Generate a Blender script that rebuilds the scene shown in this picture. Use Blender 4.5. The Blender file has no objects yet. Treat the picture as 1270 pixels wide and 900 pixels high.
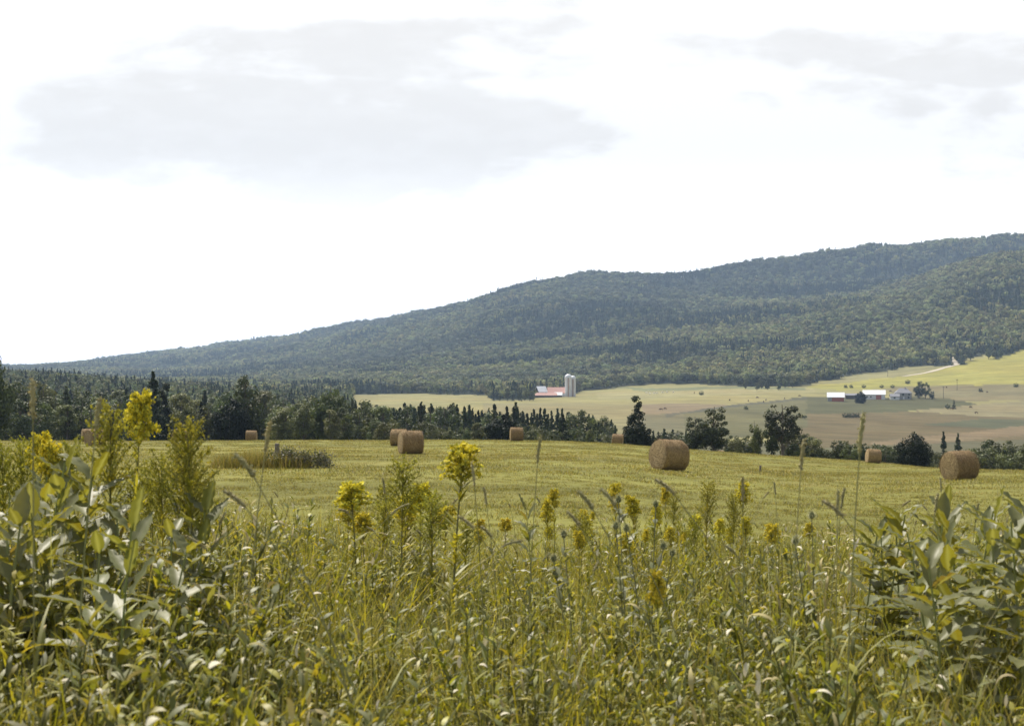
import bpy, math, random
import numpy as np
from mathutils import Vector, Matrix

rng = np.random.default_rng(7)
random.seed(7)
sc = bpy.context.scene
COL = sc.collection
R = math.radians

# ------------------------------------------------------------------ camera
FPX, CX, HZ = 1764.0, 635.0, 462.0      # focal length, middle column and eye-level row of the 1270 x 900 photograph
cam = bpy.data.cameras.new('camera'); camo = bpy.data.objects.new('camera', cam); COL.objects.link(camo)
cam.lens = 50; cam.sensor_width = 36; cam.clip_start = 0.1; cam.clip_end = 60000
camo.location = (0, 0, 0)
camo.rotation_euler = (R(90) + math.atan((HZ - 450) / FPX), 0, 0)
cam.dof.use_dof = True; cam.dof.focus_distance = 40; cam.dof.aperture_fstop = 7.1
sc.camera = camo

# ------------------------------------------------------------------ light
SUN_AZ, SUN_EL = R(-32), R(54)
sunv = Vector((math.sin(SUN_AZ) * math.cos(SUN_EL), math.cos(SUN_AZ) * math.cos(SUN_EL), math.sin(SUN_EL)))
sl = bpy.data.lights.new('sun', 'SUN'); sl.energy = 5.0; sl.angle = R(0.5); sl.color = (1, .92, .80)
so = bpy.data.objects.new('sun', sl); COL.objects.link(so); so.rotation_euler = sunv.to_track_quat('Z', 'Y').to_euler()
so.location = (0, 0, 60)
sc.view_settings.view_transform = 'Standard'; sc.view_settings.look = 'None'
sc.view_settings.gamma = 1; sc.view_settings.use_curve_mapping = False
sc.view_settings.exposure = 0.45
sc.cycles.max_bounces = 6; sc.cycles.diffuse_bounces = 2; sc.cycles.glossy_bounces = 2
sc.cycles.transmission_bounces = 4; sc.cycles.transparent_max_bounces = 8; sc.cycles.volume_bounces = 0
sc.cycles.use_denoising = True

world = bpy.data.worlds.new('World'); sc.world = world; world.use_nodes = True
def build_world():
    nt = world.node_tree; N = nt.nodes; L = nt.links
    for n in list(N): N.remove(n)
    out = N.new('ShaderNodeOutputWorld'); bg = N.new('ShaderNodeBackground'); bg.inputs['Strength'].default_value = 0.076
    L.new(bg.outputs[0], out.inputs[0])
    sky = N.new('ShaderNodeTexSky'); sky.sky_type = 'NISHITA'; sky.sun_disc = False
    sky.sun_elevation = SUN_EL; sky.sun_rotation = SUN_AZ; sky.air_density = 1.2; sky.dust_density = 2.0
    tc = N.new('ShaderNodeTexCoord')
    def M(op, a, b=None, c=None):
        n = N.new('ShaderNodeMath'); n.operation = op
        for i, v in enumerate((a, b, c)):
            if v is None: continue
            if isinstance(v, (int, float)): n.inputs[i].default_value = v
            else: L.new(v, n.inputs[i])
        return n.outputs[0]
    def mapr(v, a, b, c, d, smooth=True):
        n = N.new('ShaderNodeMapRange'); n.interpolation_type = 'SMOOTHSTEP' if smooth else 'LINEAR'
        L.new(v, n.inputs[0])
        for i, x in enumerate((a, b, c, d)): n.inputs[i + 1].default_value = x
        return n.outputs[0]
    sep = N.new('ShaderNodeSeparateXYZ'); L.new(tc.outputs['Generated'], sep.inputs[0])
    x, y, z = sep.outputs
    ya = M('MAXIMUM', M('ABSOLUTE', y), 0.12)
    u = M('DIVIDE', x, ya); v = M('DIVIDE', z, ya)
    # cloud texture coordinate: azimuth-like u, height v stretched
    cmb = N.new('ShaderNodeCombineXYZ'); L.new(u, cmb.inputs[0]); L.new(M('MULTIPLY', v, 2.6), cmb.inputs[1]); L.new(M('SIGN', y), cmb.inputs[2])
    nz = N.new('ShaderNodeTexNoise'); nz.inputs['Scale'].default_value = 8.5; nz.inputs['Detail'].default_value = 7
    nz.inputs['Roughness'].default_value = 0.58; nz.inputs['Distortion'].default_value = 0.1
    L.new(cmb.outputs[0], nz.inputs['Vector'])
    noise = nz.outputs['Fac']
    nz2 = N.new('ShaderNodeTexNoise'); nz2.inputs['Scale'].default_value = 2.1; nz2.inputs['Detail'].default_value = 6
    L.new(tc.outputs['Generated'], nz2.inputs['Vector'])
    nz3 = N.new('ShaderNodeTexNoise'); nz3.inputs['Scale'].default_value = 26; nz3.inputs['Detail'].default_value = 4
    L.new(cmb.outputs[0], nz3.inputs['Vector'])
    # grey cloud bellies in front of the viewer
    front = mapr(y, 0.0, 0.3, 0, 1)
    tot = None
    for (px, py, rx, ry, w) in ((395, 168, 400, 92, 1.0), (180, 120, 190, 72, .9), (560, 62, 520, 46, .95), (700, 50, 700, 26, .55), (330, 180, 330, 90, .95), (60, 70, 160, 30, .5), (1240, 205, 95, 95, .62),
                                (1230, 70, 250, 40, .75), (930, 128, 45, 20, .5), (330, 245, 170, 50, .7), (560, 210, 150, 60, .5),
                                (1100, 120, 110, 30, .4), (490, 378, 60, 14, .3)):
        uu = (px - CX) / FPX; vv = (HZ - py) / FPX
        du = M('MULTIPLY', M('SUBTRACT', u, uu), FPX / rx); dv = M('MULTIPLY', M('SUBTRACT', v, vv), FPX / ry)
        r2 = M('ADD', M('MULTIPLY', du, du), M('MULTIPLY', dv, dv))
        g = M('MULTIPLY', mapr(r2, 0.35, 1.25, 1, 0), w)
        tot = g if tot is None else M('MAXIMUM', tot, g)
    f = M('ADD', M('MULTIPLY', tot, 0.72), M('MULTIPLY', M('SUBTRACT', noise, 0.5), 2.7))
    grey = M('MULTIPLY', mapr(f, 0.26, 0.76, 0, 1), front)
    grey = M('MULTIPLY', grey, mapr(nz3.outputs['Fac'], .25, .75, .8, 1.1))
    # cover of the rest of the dome: bright haze low down, broken cloud higher up
    low = mapr(z, 0.30, 0.6, 1, 0)
    cover = M('MAXIMUM', M('MULTIPLY', low, mapr(y, -0.6, 0.6, .25, 1.0)), mapr(nz2.outputs['Fac'], .47, .62, 0, .85))
    mixw = N.new('ShaderNodeMix'); mixw.data_type = 'RGBA'
    L.new(grey, mixw.inputs['Factor'])
    mixw.inputs['A'].default_value = (11.0, 10.9, 10.8, 1); mixw.inputs['B'].default_value = (9.15, 8.92, 8.62, 1)
    gl = N.new('ShaderNodeVectorMath'); gl.operation = 'SCALE'; L.new(mixw.outputs['Result'], gl.inputs[0]); L.new(mapr(z, 0.0, 0.16, 2.5, 1.0), gl.inputs['Scale'])
    mx = N.new('ShaderNodeMix'); mx.data_type = 'RGBA'
    L.new(cover, mx.inputs['Factor']); L.new(sky.outputs[0], mx.inputs['A']); L.new(gl.outputs[0], mx.inputs['B'])
    L.new(mx.outputs['Result'], bg.inputs['Color'])
build_world()

# ------------------------------------------------------------------ helpers
def tag(o, label=None, cat=None, group=None, kind=None):
    if label: o['label'] = label
    if cat: o['category'] = cat
    if group: o['group'] = group
    if kind: o['kind'] = kind
    return o
def empty(name, loc=(0, 0, 0), rz=0.0, scale=None):
    o = bpy.data.objects.new(name, None); COL.objects.link(o); o.location = loc; o.rotation_euler = (0, 0, rz)
    o.empty_display_size = .2
    if scale is not None: o.scale = scale
    return o
def meshobj(name, me, parent=None, link=True):
    o = bpy.data.objects.new(name, me)
    if link: COL.objects.link(o)
    if parent: o.parent = parent
    return o
def copy_tree(o, parent=None):
    c = o.copy(); COL.objects.link(c); c.parent = parent
    for ch in o.children: copy_tree(ch, c)
    return c
def np_mesh(name, V, F, C=None, mat=None, smooth=True, mats=None, fm=None):
    """V (n,3), F (m,4) or (m,3) array; C (n,3) point colours"""
    V = np.asarray(V, np.float32); F = np.asarray(F, np.int32); k = F.shape[1]
    me = bpy.data.meshes.new(name); me.vertices.add(len(V)); me.vertices.foreach_set('co', V.ravel())
    me.loops.add(F.size); me.loops.foreach_set('vertex_index', F.ravel())
    me.polygons.add(len(F)); me.polygons.foreach_set('loop_start', np.arange(0, F.size, k, dtype=np.int32))
    me.polygons.foreach_set('use_smooth', np.full(len(F), smooth))
    if fm is not None: me.polygons.foreach_set('material_index', np.asarray(fm, np.int32))
    if C is not None:
        a = me.color_attributes.new('Col', 'FLOAT_COLOR', 'POINT')
        c4 = np.ones((len(V), 4), np.float32); c4[:, :3] = C; a.data.foreach_set('color', c4.ravel())
    me.update(calc_edges=True); me.validate()
    for m in (mats or ([mat] if mat else [])): me.materials.append(m)
    return me
class G:
    """collects quads with point colours"""
    def __init__(s): s.V = []; s.F = []; s.C = []; s.n = 0
    def add(s, V, F, C):
        V = np.asarray(V, float).reshape(-1, 3); F = np.asarray(F, int)
        if F.ndim == 1: F = F[None]
        if F.shape[1] == 3: F = np.concatenate([F, F[:, 2:3]], 1)
        C = np.broadcast_to(np.asarray(C, float), (len(V), 3))
        s.V.append(V); s.F.append(F + s.n); s.C.append(C); s.n += len(V)
    def mesh(s, name, mat, smooth=True):
        V = np.concatenate(s.V); F = np.concatenate(s.F); C = np.concatenate(s.C)
        # degenerate quads (triangles) need real triangles: build through from_pydata only when there are any
        tri = F[:, 2] == F[:, 3]
        if tri.any():
            me = bpy.data.meshes.new(name)
            me.from_pydata(V.tolist(), [], [list(f[:3]) if t else list(f) for f, t in zip(F.tolist(), tri)])
            a = me.color_attributes.new('Col', 'FLOAT_COLOR', 'POINT')
            c4 = np.ones((len(V), 4), np.float32); c4[:, :3] = C; a.data.foreach_set('color', c4.ravel())
            me.polygons.foreach_set('use_smooth', np.full(len(me.polygons), smooth)); me.materials.append(mat); return me
        return np_mesh(name, V, F, C, mat, smooth)
    def tube(s, pts, rad, n=6, col=(1, 1, 1), cap=True):
        pts = np.asarray(pts, float); k = len(pts); rad = np.broadcast_to(np.asarray(rad, float), (k,))
        T = np.gradient(pts, axis=0); T /= np.linalg.norm(T, axis=1)[:, None] + 1e-9
        ref = np.array([1.0, 0, 0]) if abs(T[0][0]) < .8 else np.array([0, 1.0, 0])
        A = np.cross(T, ref); A /= np.linalg.norm(A, axis=1)[:, None] + 1e-9; B = np.cross(T, A)
        a = np.linspace(0, 2 * np.pi, n, endpoint=False)
        V = pts[:, None] + rad[:, None, None] * (np.cos(a)[None, :, None] * A[:, None] + np.sin(a)[None, :, None] * B[:, None])
        F = [(i * n + j, i * n + (j + 1) % n, (i + 1) * n + (j + 1) % n, (i + 1) * n + j) for i in range(k - 1) for j in range(n)]
        s.add(V.reshape(-1, 3), F, col)
    def box(s, x0, x1, y0, y1, z0, z1, col=(1, 1, 1)):
        V = [(x, y, z) for z in (z0, z1) for y in (y0, y1) for x in (x0, x1)]
        s.add(V, [(0, 2, 3, 1), (4, 5, 7, 6), (0, 1, 5, 4), (2, 6, 7, 3), (0, 4, 6, 2), (1, 3, 7, 5)], col)
    def blades(s, root, h, w, yaw, lean, droop, col, seg=4, shape='blade', tw=None, tipcol=None):
        """curved strips: root (n,3), h length, w width, yaw lean direction, lean 0..1.5, droop bend"""
        n = len(root); t = np.linspace(0, 1, seg + 1)[None, :]
        h = np.broadcast_to(h, (n,))[:, None]; w = np.broadcast_to(w, (n,))[:, None]
        yaw = np.broadcast_to(yaw, (n,)); lean = np.broadcast_to(lean, (n,))[:, None]; droop = np.broadcast_to(droop, (n,))[:, None]
        ang = lean + droop * t                       # angle away from vertical along the blade
        dt = 1.0 / seg
        sx = np.cumsum(np.sin(ang) * dt, 1) - np.sin(ang) * dt; sz = np.cumsum(np.cos(ang) * dt, 1) - np.cos(ang) * dt
        d = np.stack([np.sin(yaw), np.cos(yaw), 0 * yaw], 1)[:, None]
        P = root[:, None] + d * (sx * h)[..., None] + np.array([0, 0, 1.0]) * (sz * h)[..., None]
        tw = rng.uniform(-.9, .9, n) if tw is None else np.broadcast_to(tw, (n,))
        side = np.stack([np.cos(yaw), -np.sin(yaw), 0 * yaw], 1)[:, None] * np.cos(tw)[:, None, None]
        nrm = d * np.cos(ang)[..., None] - np.array([0, 0, 1.0]) * np.sin(ang)[..., None]
        side = side + nrm * np.sin(tw)[:, None, None]
        prof = {'blade': (1 - t ** 1.8) * np.minimum(1, .45 + 2.2 * t), 'leaf': np.sin(np.pi * np.clip(t * .97 + .03, 0, 1) ** .8) + .04,
                'strip': 1 - .15 * t, 'spike': np.minimum(1, 6 * t + .3) * (1 - .5 * t)}[shape]
        W = .5 * w * prof
        Lf = P - side * W[..., None]; Rt = P + side * W[..., None]
        V = np.stack([Lf, Rt], 2).reshape(n, -1, 3)
        base = (np.arange(n) * (2 * (seg + 1)))[:, None, None]
        q = np.array([[2 * i, 2 * i + 1, 2 * i + 3, 2 * i + 2] for i in range(seg)])[None]
        c = np.broadcast_to(np.asarray(col, float), (n, 3))[:, None]
        if tipcol is not None: c = c * (1 - t[..., None] ** 2) + np.asarray(tipcol)[None, None] * t[..., None] ** 2
        c = np.repeat(np.broadcast_to(c, (n, seg + 1, 3)), 2, axis=1)
        s.add(V.reshape(-1, 3), (base + q).reshape(-1, 4), c.reshape(-1, 3))
    def cards(s, P, size, col, flat=0.0, aspect=1.0, nrm=None):
        """randomly turned quads at P"""
        n = len(P); size = np.broadcast_to(size, (n,))
        Nn = rng.normal(size=(n, 3)) if nrm is None else nrm + rng.normal(size=(n, 3)) * .6
        Nn[:, 2] += flat; Nn /= np.linalg.norm(Nn, axis=1)[:, None]
        A = np.cross(Nn, rng.normal(size=(n, 3))); A /= np.linalg.norm(A, axis=1)[:, None]; B = np.cross(Nn, A)
        A = A * (size * .5)[:, None] * aspect; B = B * (size * .5)[:, None]
        sk = rng.uniform(-.4, .4, (n, 1))
        V = np.stack([P - A - B * .55, P + A * .3 - B, P + A + B * (.6 + sk), P - A * .3 + B], 1)
        F = np.arange(4 * n).reshape(n, 4)
        c = np.repeat(np.broadcast_to(np.asarray(col, float), (n, 3)), 4, axis=0)
        s.add(V.reshape(-1, 3), F, c)

# value noise on numpy arrays
_tab = np.random.default_rng(3).random((256, 256))
def vnoise(x, y):
    xi = np.floor(x).astype(int); yi = np.floor(y).astype(int); fx = x - xi; fy = y - yi
    fx = fx * fx * (3 - 2 * fx); fy = fy * fy * (3 - 2 * fy)
    g = lambda a, b: _tab[a & 255, b & 255]
    return (g(xi, yi) * (1 - fx) + g(xi + 1, yi) * fx) * (1 - fy) + (g(xi, yi + 1) * (1 - fx) + g(xi + 1, yi + 1) * fx) * fy
def fbm(x, y, o=4):
    v = 0; a = .5; t = 0
    for i in range(o): v = v + a * vnoise(x * 2 ** i + 17 * i, y * 2 ** i + 5 * i); t += a; a *= .5
    return v / t * 2 - 1

# ------------------------------------------------------------------ materials
def mat_new(name):
    m = bpy.data.materials.new(name); m.use_nodes = True; nt = m.node_tree; return m, nt, nt.nodes, nt.links, nt.nodes['Principled BSDF']
def leaf_mat(name, base, rough=.5, trans=.35, tcol=None, vary=.25, hue=.03, spec=.3, back=None):
    m, nt, N, L, P = mat_new(name)
    at = N.new('ShaderNodeAttribute'); at.attribute_name = 'Col'
    oi = N.new('ShaderNodeObjectInfo')
    mul = N.new('ShaderNodeMix'); mul.data_type = 'RGBA'; mul.blend_type = 'MULTIPLY'; mul.inputs['Factor'].default_value = 1
    L.new(at.outputs['Color'], mul.inputs['A']); mul.inputs['B'].default_value = (*base, 1)
    src = mul.outputs['Result']
    if back:
        geo = N.new('ShaderNodeNewGeometry'); bm = N.new('ShaderNodeMix'); bm.data_type = 'RGBA'
        L.new(geo.outputs['Backfacing'], bm.inputs['Factor']); L.new(src, bm.inputs['A']); bm.inputs['B'].default_value = (*back, 1)
        src = bm.outputs['Result']
    hs = N.new('ShaderNodeHueSaturation'); L.new(src, hs.inputs['Color'])
    mr = N.new('ShaderNodeMapRange'); L.new(oi.outputs['Random'], mr.inputs[0]); mr.inputs[3].default_value = 1 - vary; mr.inputs[4].default_value = 1 + vary
    L.new(mr.outputs[0], hs.inputs['Value'])
    m2 = N.new('ShaderNodeMath'); m2.operation = 'MULTIPLY'; L.new(oi.outputs['Random'], m2.inputs[0]); m2.inputs[1].default_value = 7.13
    m3 = N.new('ShaderNodeMath'); m3.operation = 'FRACT'; L.new(m2.outputs[0], m3.inputs[0])
    mr2 = N.new('ShaderNodeMapRange'); L.new(m3.outputs[0], mr2.inputs[0]); mr2.inputs[3].default_value = .5 - hue; mr2.inputs[4].default_value = .5 + hue
    L.new(mr2.outputs[0], hs.inputs['Hue'])
    L.new(hs.outputs[0], P.inputs['Base Color']); P.inputs['Roughness'].default_value = rough
    P.inputs['Specular IOR Level'].default_value = spec
    if trans > 0:
        tr = N.new('ShaderNodeBsdfTranslucent')
        tm = N.new('ShaderNodeMix'); tm.data_type = 'RGBA'; tm.blend_type = 'MULTIPLY'; tm.inputs['Factor'].default_value = 1
        L.new(hs.outputs[0], tm.inputs['A']); tm.inputs['B'].default_value = (*(tcol or (1.5, 1.35, .5)), 1)
        L.new(tm.outputs['Result'], tr.inputs['Color'])
        ms = N.new('ShaderNodeMixShader'); ms.inputs[0].default_value = trans
        L.new(P.outputs[0], ms.inputs[1]); L.new(tr.outputs[0], ms.inputs[2]); L.new(ms.outputs[0], N['Material Output'].inputs['Surface'])
    return m
def noisy_mat(name, a, b, scale=5, rough=.8, bump=0.0, detail=5, stretch=(1, 1, 1), metal=0):
    m, nt, N, L, P = mat_new(name)
    tc = N.new('ShaderNodeTexCoord'); mp = N.new('ShaderNodeMapping'); mp.inputs['Scale'].default_value = stretch
    nz = N.new('ShaderNodeTexNoise'); nz.inputs['Scale'].default_value = scale; nz.inputs['Detail'].default_value = detail
    L.new(tc.outputs['Object'], mp.inputs[0]); L.new(mp.outputs[0], nz.inputs['Vector'])
    cr = N.new('ShaderNodeValToRGB'); cr.color_ramp.elements[0].position = .35; cr.color_ramp.elements[1].position = .65
    cr.color_ramp.elements[0].color = (*a, 1); cr.color_ramp.elements[1].color = (*b, 1)
    L.new(nz.outputs['Fac'], cr.inputs[0]); L.new(cr.outputs[0], P.inputs['Base Color'])
    P.inputs['Roughness'].default_value = rough; P.inputs['Metallic'].default_value = metal
    if bump:
        bp = N.new('ShaderNodeBump'); bp.inputs['Strength'].default_value = bump; bp.inputs['Distance'].default_value = .05
        L.new(nz.outputs['Fac'], bp.inputs['Height']); L.new(bp.outputs[0], P.inputs['Normal'])
    return m
M_grass = leaf_mat('grass_blade', (1, 1, 1), rough=.55, trans=.42, vary=.2, hue=.012, spec=.3)
M_broad = leaf_mat('broad_leaf', (1, 1, 1), rough=.5, trans=.38, vary=.18, hue=.012, spec=.4)
M_milk = leaf_mat('milkweed_leaf', (1, 1, 1), rough=.48, trans=.3, tcol=(1.4, 1.2, .4), vary=.08, hue=.008, spec=.32, back=(.165, .175, .075))
M_stem = leaf_mat('plant_stem', (1, 1, 1), rough=.6, trans=0, vary=.1, hue=.01)
M_flower = leaf_mat('goldenrod_flower', (1, 1, 1), rough=.8, trans=.3, tcol=(1.05, 1.0, .5), vary=.1, hue=.01)
M_seed = leaf_mat('grass_seed', (1, 1, 1), rough=.85, trans=.15, tcol=(1.1, 1, .7), vary=.12, hue=.01)
M_crown = leaf_mat('tree_foliage', (1, 1, 1), rough=.62, trans=.22, tcol=(1.2, 1.2, .5), vary=.3, hue=.02, spec=.25)
M_forest = leaf_mat('forest_foliage', (1, 1, 1), rough=.7, trans=.15, tcol=(1.2, 1.2, .5), vary=.6, hue=.035, spec=.2)
M_bark = noisy_mat('bark', (.07, .055, .045), (.17, .14, .11), 9, .9, .4, stretch=(4, 4, 1))

# ------------------------------------------------------------------ terrain
KD = np.array([0, 30, 100, 170, 230, 320, 450, 700, 1000, 1400, 1700, 2200, 3000, 3400, 3800, 4700, 5500, 8000, 14000], float)
def slope_col(s, rest):
    return [-1.7, -1.7 - 30 * s, -1.7 - 100 * s, -1.7 - 170 * s] + rest
TP = np.array([-700, 0, 250, 450, 700, 900, 1080, 1270, 1900], float)
TZ = np.array([
    slope_col(.036, [-12, -18, -22, -10, -2, -6, -8, -8, -5, -3, 0, 10, 20, 40, 90]),
    slope_col(.038, [-12.5, -19, -23, -18, -9, -11, -12, -12, -9, -4, 0, 2, 2, 6, 52]),
    slope_col(.038, [-12.8, -19, -23, -21, -20, -22, -22, -20, -8, 4, 22, 62, 86, 60, 50]),
    slope_col(.038, [-13, -20, -24, -26, -25, -22, -20, -6, 42, 70, 98, 146, 140, 100, 60]),
    slope_col(.0385, [-13.2, -21, -25.5, -25, -23, -21.2, -11, 28, 128, 180, 226, 215, 180, 120, 60]),
    slope_col(.046, [-14.2, -21.5, -26, -26, -23, -12.7, 4, 56, 132, 185, 258, 264, 220, 150, 60]),
    slope_col(.053, [-16, -23.8, -28, -30, -25.5, -9.8, 12, 88, 152, 190, 316, 335, 280, 200, 60]),
    [-1.7, -3.3, -6.9, -12.7] + ([-18.5, -25, -30, -33, -27, -1, 31, 122, 238, 226, 362, 394, 330, 230, 60]),
    [-1.7, -3.6, -8.2, -15] + ([-21, -26, -31, -34, -26, 10, 55, 140, 290, 330, 450, 490, 430, 300, 60])], float)
def _herm(xk, yk, x):
    """xk (K), yk (...,K) aligned with x (...)"""
    K = len(xk); m = np.empty_like(yk); h = np.diff(xk); dl = np.diff(yk, axis=-1) / h
    m[..., 0] = dl[..., 0]; m[..., -1] = dl[..., -1]
    a, b = dl[..., :-1], dl[..., 1:]
    m[..., 1:-1] = np.where(a * b > 0, 2 * a * b / np.where(a + b == 0, 1, a + b), 0)
    i = np.clip(np.searchsorted(xk, x, side='right') - 1, 0, K - 2)
    t = np.clip((x - xk[i]) / h[i], 0, 1); ta = lambda arr, j: np.take_along_axis(arr, j[..., None], -1)[..., 0]
    y0, y1, m0, m1 = ta(yk, i), ta(yk, i + 1), ta(m, i) * h[i], ta(m, i + 1) * h[i]
    return (2 * t**3 - 3 * t**2 + 1) * y0 + (t**3 - 2 * t**2 + t) * m0 + (-2 * t**3 + 3 * t**2) * y1 + (t**3 - t**2) * m1
def terrain(X, Y):
    X = np.atleast_1d(np.asarray(X, float)); Y = np.atleast_1d(np.asarray(Y, float))
    th = np.clip(np.arctan2(X, Y), R(-34), R(34)); r = np.hypot(X, Y)
    px = CX + FPX * np.tan(th); d = np.minimum(r * np.cos(th), 14000)
    i = np.clip(np.searchsorted(TP, px, side='right') - 1, 0, len(TP) - 2); t = np.clip((px - TP[i]) / (TP[i + 1] - TP[i]), 0, 1)[:, None]
    # cubic interpolation between the profiles
    dm = np.zeros_like(TZ); dm[1:-1] = (TZ[2:] - TZ[:-2]) / (TP[2:] - TP[:-2])[:, None]
    hh = (TP[i + 1] - TP[i])[:, None]
    Zk = (2*t**3-3*t**2+1)*TZ[i] + (t**3-2*t**2+t)*hh*dm[i] + (-2*t**3+3*t**2)*TZ[i+1] + (t**3-t**2)*hh*dm[i+1]
    z = _herm(KD, Zk, d)
    w = np.clip((r - 1400) / 1200, 0, 1)
    z = z + w * (24 * fbm(X / 600 + 9, Y / 600) + 22 * fbm(X / 210, Y / 330 + 4, 3)) * np.clip((z + 30) / 120, 0, 1)
    wv = np.clip((r - 300) / 300, 0, 1) * np.clip((2200 - r) / 600, 0, 1)
    z = z + wv * (1.3 * fbm(X / 130, Y / 130 + 31, 3))
    z = z + .10 * fbm(X / 9, Y / 9, 3) * np.clip(r / 20, 0, 1) * np.clip((400 - r) / 200, 0, 1)
    return z
def gz(x, y): return float(terrain(x, y)[0])
def at(px, d):
    """ground point in the direction of photo column px at depth d"""
    x = (px - CX) / FPX * d; return Vector((x, d, gz(x, d)))
def scr(X, Y, Z): return CX + FPX * X / Y, HZ - FPX * Z / Y
def find(px, sy, d0=600, d1=2600):
    d = np.linspace(d0, d1, 800); X = (px - CX) / FPX * d; z = terrain(X, d); s = HZ - FPX * z / d
    i = np.argmin(np.abs(s - sy)); return Vector((X[i], d[i], z[i]))

EDGE = np.array([(-900, 700), (430, 700), (436, 489), (520, 488), (604, 490), (612, 497), (660, 496), (664, 491), (716, 489), (722, 484), (800, 478), (850, 476),
                 (930, 479), (985, 479), (1010, 475), (1040, 469), (1110, 458), (1122, 454), (1192, 453), (1215, 448), (1240, 444), (1275, 431), (2500, 250)], float)
def forest_mask(X, Y, Z):
    Yc = np.maximum(Y, 1); px, sy = scr(X, Yc, Z); j = 2.0 * fbm(X / 30, Y / 30, 2)
    e = np.interp(px, EDGE[:, 0], EDGE[:, 1])
    m = (sy + j < e) & (Y > 1150)
    tr = (np.abs(px - np.interp(sy, [425, 440, 454], [1174, 1178, 1186])) < 4.5) & (sy > 432) & (sy < 456)
    clear = (np.abs(sy - (447 - (px - 1200) * .1)) < 4) & (px > 1196) & (px < 1235)
    return m & ~tr & ~clear
POLY = [  # regions of the valley fields, outlines in photo pixels projected onto the ground, crop colours, the darker fields deepened further for cloud shadow
    ([(600, 500), (860, 500), (860, 560), (600, 560)], (.225, .20, .095)),
    ([(1000, 480), (1060, 466), (1115, 455), (1190, 450), (1400, 405), (1400, 476), (1160, 478), (1100, 481), (1040, 484)], (.30, .275, .07)),
    ([(1010, 477), (1060, 464), (1115, 454), (1185, 450), (1150, 462), (1080, 471), (1040, 476)], (.24, .22, .10)),
    ([(1090, 481), (1160, 478), (1400, 475), (1400, 495), (1140, 497)], (.19, .165, .085)),
    ([(980, 493), (1140, 492), (1180, 494), (1218, 502), (1160, 507), (1090, 513), (1030, 514), (975, 514)], (.09, .09, .040)),
    ([(1130, 509), (1215, 501), (1400, 486), (1400, 520), (1220, 516)], (.22, .19, .10)),
    ([(970, 514), (1140, 510), (1220, 516), (1400, 521), (1400, 640), (960, 640)], (.135, .108, .052)),
    ([(1150, 527), (1215, 519), (1400, 521), (1400, 527), (1215, 531)], (.095, .10, .052)),
    ([(1080, 548), (1150, 541), (1260, 529), (1400, 531), (1400, 538), (1260, 540), (1160, 549), (1080, 556)], (.19, .145, .08)),
    ([(1000, 556), (1100, 552), (1170, 549), (1400, 540), (1400, 640), (1000, 640)], (.12, .115, .06)),
    ([(845, 513), (905, 503), (1000, 495), (1002, 530), (940, 540), (850, 548)], (.125, .12, .055)),
    ([(780, 514), (848, 513), (852, 548), (780, 560)], (.15, .14, .075)),
    ([(795, 501), (850, 500), (905, 502), (848, 513), (800, 514)], (.21, .17, .10)),
    ([(740, 487), (1010, 481), (1010, 486), (900, 490), (740, 496)], (.29, .26, .12)),
    ([(826, 514), (905, 502.5), (1000, 492.5), (1000, 494.5), (905, 505), (826, 517)], (.10, .10, .065)),
    ([(740, 478), (800, 482), (900, 479), (1000, 481), (1000, 484), (900, 482), (800, 485)], (.17, .18, .09)),
]
def in_poly(px, py, poly):
    c = np.zeros(px.shape, bool); n = len(poly)
    for i in range(n):
        x0, y0 = poly[i]; x1, y1 = poly[i - 1]
        if y0 == y1: continue
        c ^= ((y0 > py) != (y1 > py)) & (px < (x1 - x0) * (py - y0) / (y1 - y0) + x0)
    return c
def tall_mask(X, Y):
    """1 where the unmown verge round the viewpoint is, 0 on the mown field"""
    r = np.hypot(X, Y); px = CX + FPX * X / np.maximum(Y, .5)
    edge = np.interp(px, [-400, 100, 300, 520, 620, 700, 860, 1000, 1150, 1600], [18.5, 18, 17, 15, 13.6, 14, 16, 17, 18, 19]) + 2.0 * fbm(X / 2.1, Y / 2.1, 3)
    return np.clip((edge - r) / 1.6 + .5, 0, 1)
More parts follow.
